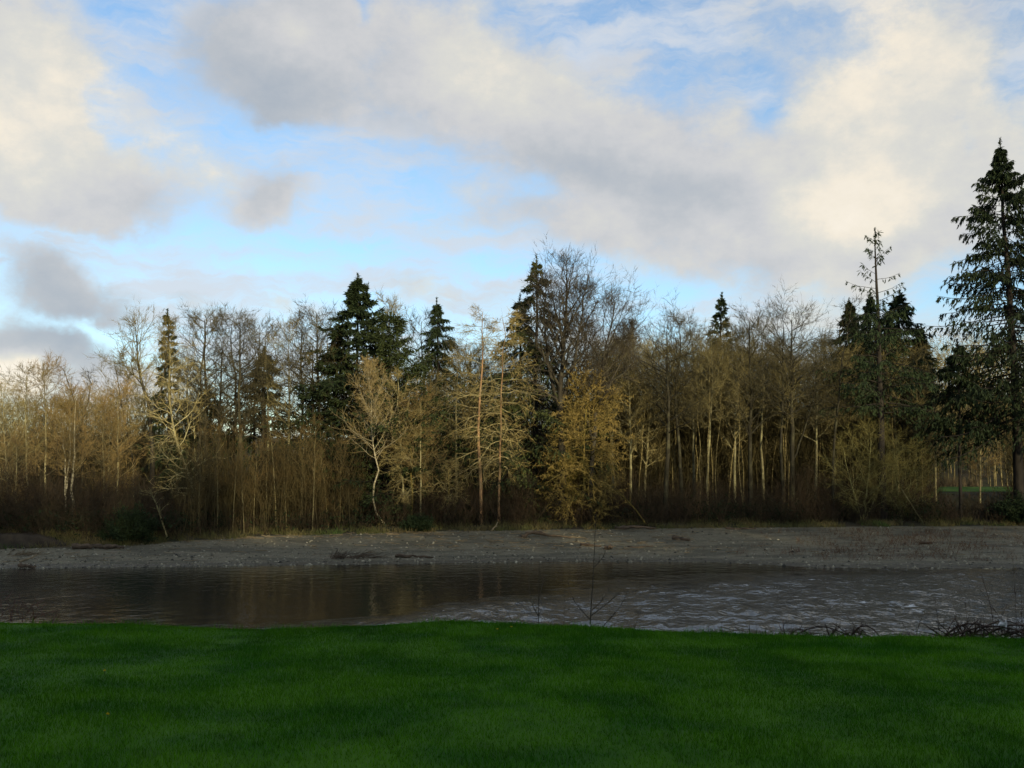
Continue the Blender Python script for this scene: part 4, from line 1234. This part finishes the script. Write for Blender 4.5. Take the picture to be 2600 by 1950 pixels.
def build_drift():
    D, Pm = M['driftwood'], M['drift_pale']
    log('driftwood_log', 'arched driftwood log with a raised elbow on the mid gravel', [(1127, .74, .1), (1140, .76, .3), (1152, .78, .42), (1185, .75, .2), (1232, .72, .08)], .13, D, [(.35, -.35, -.1, -.35, .05), (.6, .9, .2, .1, .06), (.8, .5, -.2, .15, .04)], seed=2)
    log('driftwood_log', 'short thick log lying right of centre on the gravel', [(1449, .66, .1), (1465, .64, .1), (1482, .61, .1)], .15, D, [(.4, .1, 0, .25, .05)], seed=3)
    log('driftwood_log', 'flat dark branch near the waterline left of centre', [(858, .2, .12), (895, .18, .14), (940, .16, .06)], .10, D, [(.3, -.3, .1, .2, .03)], seed=4)
    log('driftwood_log', 'reddish-brown log in the middle of the gravel bar', [(1252, .5, .08), (1272, .48, .1), (1295, .46, .08)], .10, D, seed=5)
    log('driftwood_stump', 'dark stubby stump by the thin sapling stem', [(1302, .38, .08), (1310, .37, .18), (1318, .36, .25)], .16, D, [(.5, .3, 0, .15, .06)], seed=6, cat='stump')
    log('driftwood_log', 'thin curved branch flat on the gravel right of centre', [(1352, .45, .05), (1370, .42, .04), (1392, .44, .06), (1405, .45, .05)], .05, D, seed=7)
    log('driftwood_log', 'pale stick leaning up from the grass lip', [(1062, .96, .05), (1070, .97, .4), (1076, .98, .75)], .05, Pm, [(.5, .2, 0, .0, .03)], seed=8)
    log('driftwood_log', 'long dark log at the foot of the wood right of centre', [(1325, .98, .18), (1360, .97, .2), (1412, .96, .12)], .13, D, [(.5, .9, .1, -.05, .05)], seed=9)
    log('driftwood_log', 'pale plank-like log slanting on the far left gravel', [(62, .30, .05), (80, .38, .12), (98, .46, .25)], .06, Pm, seed=10)
    log('driftwood_log', 'dark sunken log at the waterline at far left', [(60, .02, .08), (78, .02, .1), (96, .01, .08)], .16, D, seed=11)
    log('driftwood_log', 'dark log under the cut bank at far left', [(172, .86, .15), (205, .86, .2), (240, .84, .15)], .2, D, [(.5, .4, 0, .15, .06)], seed=12)
    log('driftwood_log', 'dark limb beside the evergreen bush on the left bank', [(240, .84, .1), (262, .85, .2), (282, .82, .1)], .13, D, seed=13)
    log('driftwood_log', 'small brown chunk high on the right gravel', [(1972, .55, .06), (1985, .54, .1), (1998, .54, .06)], .10, D, seed=14)
    log('driftwood_log', 'thin pale branch upright of the middle gravel', [(1225, .76, .04), (1245, .74, .05), (1262, .73, .04)], .04, Pm, seed=15)
    log('driftwood_log', 'small dark log near the foot of the alders on the right', [(1560, .95, .05), (1590, .94, .08), (1625, .95, .06)], .09, D, seed=16)
    # heap of flood twigs near the waterline
    rng = np.random.default_rng(17)
    for (px, t, w, h, label) in [(782, .2, 1.6, .4, 'low heap of flood twigs near the waterline'), (735, .2, .7, .45, 'small tuft of flood twigs left of the low heap'), (72, .62, 1.1, .3, 'pale flood twigs piled on the far left gravel')]:
        Y = float(WATER_EDGE(px) + t * (VEG_EDGE(px) - WATER_EDGE(px))); x = (px - 1106) / (F * .994) * Y
        n = 70
        b = np.stack([rng.normal(size=n) * w * .5, rng.normal(size=n) * .4, np.abs(rng.normal(size=n)) * .08], -1)
        an = rng.normal(size=n) * .6
        e = b + np.stack([np.cos(an) * w * .5, np.sin(an) * .5, np.abs(rng.normal(size=n)) * h * .6], -1)
        g = Geo(); g.tubes(np.stack([b, (b + e) / 2 + rng.normal(size=(n, 3)) * .05, e], 1), np.full((n, 3), .016), 3, 0, 0)
        o = mobj('twig_heap', g.mesh('twig_heap', [Pm if px < 100 else D]))
        o.location = (x, Y, float(height(x, Y)))
        tag(o, label, 'twigs')
    # fallen pale branches in the undergrowth
    for i, (px, py, label) in enumerate([(340, 1088, 'twisted pale dead branch in the brown undergrowth on the left'), (1345, 1080, 'mossy fallen limb slanting below the maple'), (1985, 1120, 'bare pale limb bowed down to the gravel on the right')]):
        Y = float(VEG_EDGE(px)) + 1.2
        p = P(px, py, Y)
        g = Geo()
        r2 = np.random.default_rng(60 + i)
        zg = float(height(p.x, Y))
        main = np.array([[.9, 0, zg - p.z], [.35, 0, (zg - p.z) * .45], [-.1, 0, 0], [-.5, .1, .7], [-.8, .1, .9]])
        if i == 1: main = np.array([[2.2, 0, zg - p.z], [1.2, 0, -.9], [.2, 0, .2], [-.8, 0, 1.0], [-2.0, .1, 1.5]])
        if i == 2: main = np.array([[-1.5, .3, zg - p.z + 3.2], [-.8, .1, 1.6], [-.2, 0, .5], [.4, 0, -.4], [.9, 0, zg - p.z + .05]])
        g.tubes(main[None], np.array([[.07, .06, .05, .035, .02]]), 5, 0, .2)
        q, qr, ql = grow(main[None], np.full((1, 5), .05), np.full(1, 3.0), 14, .3, 1, 50, 12, .28, 4, .25, .0, .5, .012, r2)
        g.tubes(q, qr, 3, .1, .3)
        tq = r2.random((len(q), 6)); po, ta, _ = along(q, qr, tq)
        g.spikes(po.reshape(-1, 3), (po + unit(ta + r2.normal(size=ta.shape) * .6) * .4).reshape(-1, 3), .022, .2, .4, rng=r2)
        o = mobj('dead_branch', g.mesh('dead_branch', [M['moss'] if i == 1 else M['alder_gold']]))
        o.location = p
        o.color = (.55, .55, .5, 1)
        tag(o, label, 'branch')
    # dark evergreen bush hanging over the left gravel
    for (px, t, w, h, label, sd) in [(292, 1.06, 1.7, 3.2, 'dark evergreen bush overhanging the left end of the gravel', 1), (2190, 1.03, 2.2, 3.4, 'dark leafy bush on the bank under the biggest spruce', 2), (905, 1.03, 1.2, 1.5, 'small dark shrub on the grass lip left of centre', 4)]:
        r2 = np.random.default_rng(80 + sd)
        Y = float(WATER_EDGE(px) + t * (VEG_EDGE(px) - WATER_EDGE(px))); x = (px - 1106) / (F * .994) * Y
        e = bpy.data.objects.new('evergreen_bush', None); e.location = (x, Y, float(height(x, Y)) - .05); link(e)
        tag(e, label, 'bush')
        g = Geo()
        n = 60
        d = unit(r2.normal(size=(n, 3)) * np.array([.8, .6, .3]) + np.array([0, -.2, .9]))
        L = h * r2.uniform(.5, 1.1, n)
        pts = np.stack([d * 0, d * (L * .5)[:, None] + r2.normal(size=(n, 3)) * .12, d * L[:, None] * np.array([w / h * 1.3, w / h * 1.3, .9])], 1)
        rad = np.full((n, 1), .025) * np.array([[1, .7, .3]])
        g.tubes(pts, rad, 3, 0, .2)
        mobj('stems', g.mesh('bush_stems', [M['dark']]), e)
        g = Geo()
        tq = .25 + .75 * r2.random((n, 130)); po, ta, _ = along(pts, rad, tq)
        po = po + r2.normal(size=po.shape) * .16
        dd = unit(ta + r2.normal(size=ta.shape) * .8)
        g.blades(po.reshape(-1, 3), (po + dd * .24).reshape(-1, 3), .085, rng=r2)
        mobj('leaves', g.mesh('bush_leaves', [M['evergreen_leaf']]), e)

build_bar()
build_drift()


def cut_bank():
    """eroded earth step at the far left end of the gravel bar"""
    us = np.linspace(-160, 170, 60)
    Y0 = VEG_EDGE(us)
    V = []
    nz = 8
    for j, f in enumerate(np.linspace(0, 1, nz)):
        hgt = 1.25 * np.interp(us, [-160, 40, 100, 170], [1, 1, .8, .3])
        yy = Y0 - .5 + .7 * f + .25 * vnoise(us * .03, np.full(60, f * 3.0), 91, 3)
        x = (us - 1106) / (F * .994) * yy
        z = EDGE_Z(us) - .25 + hgt * f + .12 * vnoise(us * .05, np.full(60, f * 2.0 + 5), 92, 3)
        V.append(np.stack([x, yy, z], -1))
    yb = Y0 + 2.5
    V.append(np.stack([(us - 1106) / (F * .994) * yb, yb, height((us - 1106) / (F * .994) * yb, yb) + .02], -1))
    V = np.stack(V, 1)
    i = np.arange(V.shape[0] * V.shape[1]).reshape(V.shape[:2])
    T = np.stack([i[:-1, :-1], i[1:, :-1], i[1:, 1:], i[:-1, 1:]], -1).reshape(-1, 4)
    o = mobj('cut_bank', mesh_from('cut_bank', V.reshape(-1, 3), T, [M['earth']]))
    tag(o, 'crumbling dark earth bank at the far left waterside', 'bank', kind='structure')

cut_bank()


# ------------------------------------------------------------------ plants on the near bank edge
def shoot(pts, r, n=8):
    c = np.asarray(pts, float); t = np.linspace(0, 1, n)
    cc = np.concatenate([[0], np.cumsum(np.linalg.norm(np.diff(c, axis=0), axis=1))]); cc /= cc[-1]
    k = np.stack([np.interp(t, cc, c[:, j]) for j in range(3)], -1)
    for _ in range(2):
        k[1:-1] = .25 * k[:-2] + .5 * k[1:-1] + .25 * k[2:]
    return k[None], (r * np.linspace(1, .35, n))[None]


def near_plant(name, label, cat, strokes, Y, mat, r, twig=0, seed=1, twl=.12):
    """strokes: lists of pixel points, turned into stems standing on the bank just beyond the lawn crest"""
    rng = np.random.default_rng(seed)
    g = Geo()
    org = None
    for s in strokes:
        dy = rng.normal() * .12
        w = [P(a, b, Y + dy * (i / max(len(s) - 1, 1))) for i, (a, b) in enumerate(s)]
        if org is None:
            org = Vector((w[0].x, Y, float(height(w[0].x, Y)) - .04))
        w = np.array([list(p - org) for p in w])
        if s[0][1] > 1340:
            w = np.concatenate([[[w[0][0], w[0][1], float(height(w[0][0] + org.x, Y)) - .04 - org.z]], w])
        rr = r * (1.0 if s is strokes[0] else rng.uniform(.5, .85))
        p, q = shoot(w, rr)
        g.tubes(p, q, 5, 0, 0)
        if twig:
            tq = .35 + .6 * rng.random((1, twig)); po, ta, _ = along(p, q, tq)
            d = unit(ta + rng.normal(size=ta.shape) * .45 + np.array([0, 0, .2]))
            L = twl * (.4 + rng.random((1, twig, 1)))
            b = po.reshape(-1, 3); e = (po + d * L).reshape(-1, 3)
            g.tubes(np.stack([b, (b + e) / 2, e], 1), np.full((len(b), 3), 1.0) * np.array([[.0035, .003, .0015]]), 3, 0, 0)
    o = mobj(name, g.mesh(name, [mat]))
    o.location = org
    tag(o, label, cat)
    return o


def build_near():
    rng = np.random.default_rng(21)
    near_plant('young_sapling', 'bare young sapling with a dark stem at the lawn edge, right of centre', 'sapling',
               [[(1273, 1362), (1276, 1320), (1281, 1260), (1283, 1210), (1286, 1150), (1287, 1110)], [(1275, 1338), (1262, 1325), (1240, 1300), (1229, 1280), (1227, 1245)],
                [(1277, 1330), (1300, 1312), (1330, 1288), (1350, 1272)], [(1278, 1318), (1296, 1303), (1313, 1280), (1320, 1265)], [(1283, 1225), (1292, 1217), (1305, 1200)], [(1287, 1362), (1310, 1345), (1345, 1310), (1358, 1272)]],
               13.6, M['sapling'], .010, 3, 1)
    near_plant('young_sapling', 'thin wispy sapling left of the dark-stemmed one', 'sapling',
               [[(1163, 1362), (1163, 1320), (1164, 1270), (1165, 1215)], [(1163, 1330), (1150, 1315), (1143, 1270), (1142, 1235)], [(1164, 1290), (1172, 1265), (1176, 1240)], [(1120, 1360), (1100, 1330), (1085, 1310), (1068, 1250)]], 13.8, M['sapling'], .008, 3, 2)
    near_plant('weed_stalk', 'pair of thin dead stalks just right of the young sapling', 'weed', [[(1365, 1366), (1376, 1345), (1385, 1310)], [(1218, 1362), (1219, 1310), (1221, 1245)]], 13.6, M['sapling'], .005, 2, 3)
    # brambles
    def arcs(items, seed, n_extra, x0, x1, ytop, ybase):
        r = np.random.default_rng(seed)
        out = []
        for (a, b, top) in items:
            out.append([(a, ybase), (a + (b - a) * .2, ybase - (ybase - top) * .62), (a + (b - a) * .5, top), (a + (b - a) * .8, ybase - (ybase - top) * .55), (b, ybase)])
        for i in range(n_extra):
            a = r.uniform(x0, x1); b = a + r.normal() * 40; t = r.uniform(ytop, ybase - 6)
            out.append([(a, ybase), ((a + b) / 2 + r.normal() * 5, (t + ybase) / 2 - 5), (b, t)])
        return out
    near_plant('bramble', 'arching bare bramble canes at the lawn edge, left of the big tangle', 'bramble',
               arcs([(1830, 1908, 1342), (1700, 1850, 1346), (1696, 1760, 1352), (1790, 1900, 1362), (1835, 1880, 1350)], 5, 26, 1700, 1890, 1340, 1386), 12.9, M['cane'], .014, 4, 5)
    near_plant('bramble', 'big tangle of arching bramble canes at the right edge', 'bramble',
               arcs([(2022, 2180, 1336), (2030, 2260, 1344), (2050, 2240, 1352), (2100, 2300, 1340), (2022, 2130, 1360), (2120, 2290, 1358), (2040, 2200, 1366), (2080, 2260, 1330)], 6, 60, 2030, 2260, 1335, 1390), 12.9, M['cane'], .018, 5, 6)
    near_plant('bare_shrub', 'upright thin twigs rising behind the right-hand bramble tangle', 'shrub',
               [[(2145, 1385), (2150, 1340), (2135, 1290), (2120, 1240)], [(2180, 1385), (2160, 1330), (2130, 1290), (2110, 1265)], [(2195, 1385), (2196, 1320), (2190, 1250), (2188, 1210)], [(2205, 1385), (2208, 1300), (2203, 1240)], [(2150, 1385), (2165, 1320), (2185, 1285), (2205, 1265)],
                [(2030, 1385), (2028, 1350), (2022, 1310), (2018, 1290)], [(2090, 1385), (2088, 1340), (2086, 1300)], [(2065, 1385), (2060, 1350), (2054, 1318)]], 13.8, M['cane'], .007, 4, 7)
    near_plant('weed_stalk', 'crossed pair of dead stalks between the two brambles', 'weed', [[(1975, 1388), (1982, 1360), (1990, 1335)], [(1970, 1388), (1958, 1360), (1950, 1345)]], 13.2, M['cane'], .005, 2, 8)
    near_plant('weed_stalk', 'low broken dead stalks left of the arching brambles', 'weed',
               [[(1540, 1376), (1528, 1366), (1520, 1362)], [(1552, 1378), (1545, 1364), (1532, 1360)], [(1600, 1380), (1596, 1362)], [(1622, 1380), (1618, 1358)], [(1632, 1380), (1634, 1362)], [(1655, 1382), (1652, 1366)], [(1575, 1380), (1560, 1368), (1556, 1358)]], 12.9, M['cane'], .006, 3, 9)
    # red twigs at the left
    st = []
    for i in range(18):
        a = rng.uniform(-40, 110); h = np.interp(a, [-40, 30, 120], [1275, 1288, 1325]) + rng.uniform(-8, 22)
        st.append([(a, 1360), (a + rng.normal() * 10, (h + 1352) / 2), (a + rng.normal() * 26 + 8, h)])
    near_plant('red_twig_shrub', 'spray of thin dark red twigs at the left edge of the lawn', 'shrub', st, 13.4, M['redtwig'], .0045, 4, 10, .14)
    # reddish dead plants along the dip of the lawn
    g = Geo()
    n = 900
    px = np.concatenate([rng.normal(400, 75, 480), rng.normal(520, 34, 420)]); px = np.clip(px, 215, 572)
    Y = rng.uniform(13.3, 14.6, n)
    x = (px - 1106) / (F * .994) * Y
    top = np.interp(px, [215, 330, 420, 480, 530, 572], [1359, 1353, 1355, 1358, 1353, 1362]) + rng.uniform(-2, 8, n)
    zt = EYE - (top - 1062) / F * Y
    b = np.stack([x, Y, height(x, Y)], -1)
    e = np.stack([x + rng.normal(size=n) * .08, Y + rng.normal(size=n) * .05, np.maximum(zt, b[:, 2] + .1)], -1)
    g.tubes(np.stack([b, (b + e) / 2 + rng.normal(size=(n, 3)) * .02, e], 1), np.full((n, 3), 1.0) * np.array([[.005, .005, .004]]), 3, 0, 0)
    t = .5 + .5 * rng.random((n, 8)); po = b[:, None] + (e - b)[:, None] * t[..., None]
    d = unit(rng.normal(size=po.shape) + np.array([0, 0, .5]))
    g.blades(po.reshape(-1, 3), (po + d * .06).reshape(-1, 3), .022, rng=rng)
    o = mobj('dead_weeds', g.mesh('dead_weeds', [M['dock']]))
    tag(o, 'low strip of rusty dead weeds below the dip of the lawn', 'weeds', kind='stuff')
    # torn plastic caught in the bramble
    p = P(2166, 1348, 12.8)
    u = np.linspace(0, 1, 7); v = np.linspace(0, 1, 5)
    U, W = np.meshgrid(u, v, indexing='ij')
    X = -.04 + .09 * U + .02 * np.sin(W * 5); Z = .04 - .06 * U * W - .06 * W + .015 * np.sin(U * 9); Yv = .03 * np.sin(U * 7 + W * 4)
    i = np.arange(35).reshape(7, 5)
    T = np.stack([i[:-1, :-1], i[1:, :-1], i[1:, 1:], i[:-1, 1:]], -1).reshape(-1, 4)
    o = mobj('plastic_scrap', mesh_from('plastic_scrap', np.stack([X, Yv, Z], -1).reshape(-1, 3), T, [M['plastic']]))
    o.location = p
    md = o.modifiers.new('thickness', 'SOLIDIFY'); md.thickness = .002
    tag(o, 'torn white plastic scrap caught in the right-hand bramble', 'plastic')
    # dandelions
    def flower(px, py, seedhead, label, Y):
        x = (px - 1106) / (F * .994) * Y
        zg = float(height(x, Y))
        h = max(.05, EYE - (py - 1062) / F * Y - zg)
        e = bpy.data.objects.new('dandelion', None); e.location = (x, Y, zg - .01); link(e)
        tag(e, label, 'flower', 'dandelions in the lawn')
        g = Geo(); g.tubes(np.array([[[0, 0, 0], [.004, 0, h * .5], [0, .003, h]]]), np.full((1, 3), .003), 4, 0, 0)
        mobj('stalk', g.mesh('dandelion_stalk', [M['stalk']]), e)
        g = Geo(); r = np.random.default_rng(int(px))
        n = 90
        d = unit(r.normal(size=(n, 3)) if seedhead else r.normal(size=(n, 3)) * np.array([1, 1, .3]) + np.array([0, 0, .35]))
        b = np.tile(np.array([[0, .003, h]]), (n, 1))
        g.blades(b, b + d * (.016 if seedhead else .013), .004, rng=r)
        mobj('seed_head' if seedhead else 'petals', g.mesh('dandelion_head', [M['seed'] if seedhead else M['yellow']]), e)
    flower(1309, 1358, True, 'dandelion seed head at the lawn crest beside the young sapling', 12.3)
    flower(1269, 1351, True, 'dandelion seed head just left of the young sapling', 12.35)
    flower(1841, 1366, True, 'dandelion seed head under the arching brambles', 12.2)
    flower(262, 1544, False, 'single yellow dandelion low in the left part of the lawn', 7.2)
    flower(252, 1443, False, 'small pale dandelion in the upper left of the lawn', 9.1)
    flower(1105, 1357, False, 'yellow dandelion on the lawn crest near the middle', 12.0)
    flower(1075, 1362, False, 'yellow dandelion just below the middle of the lawn crest', 11.8)

build_near()
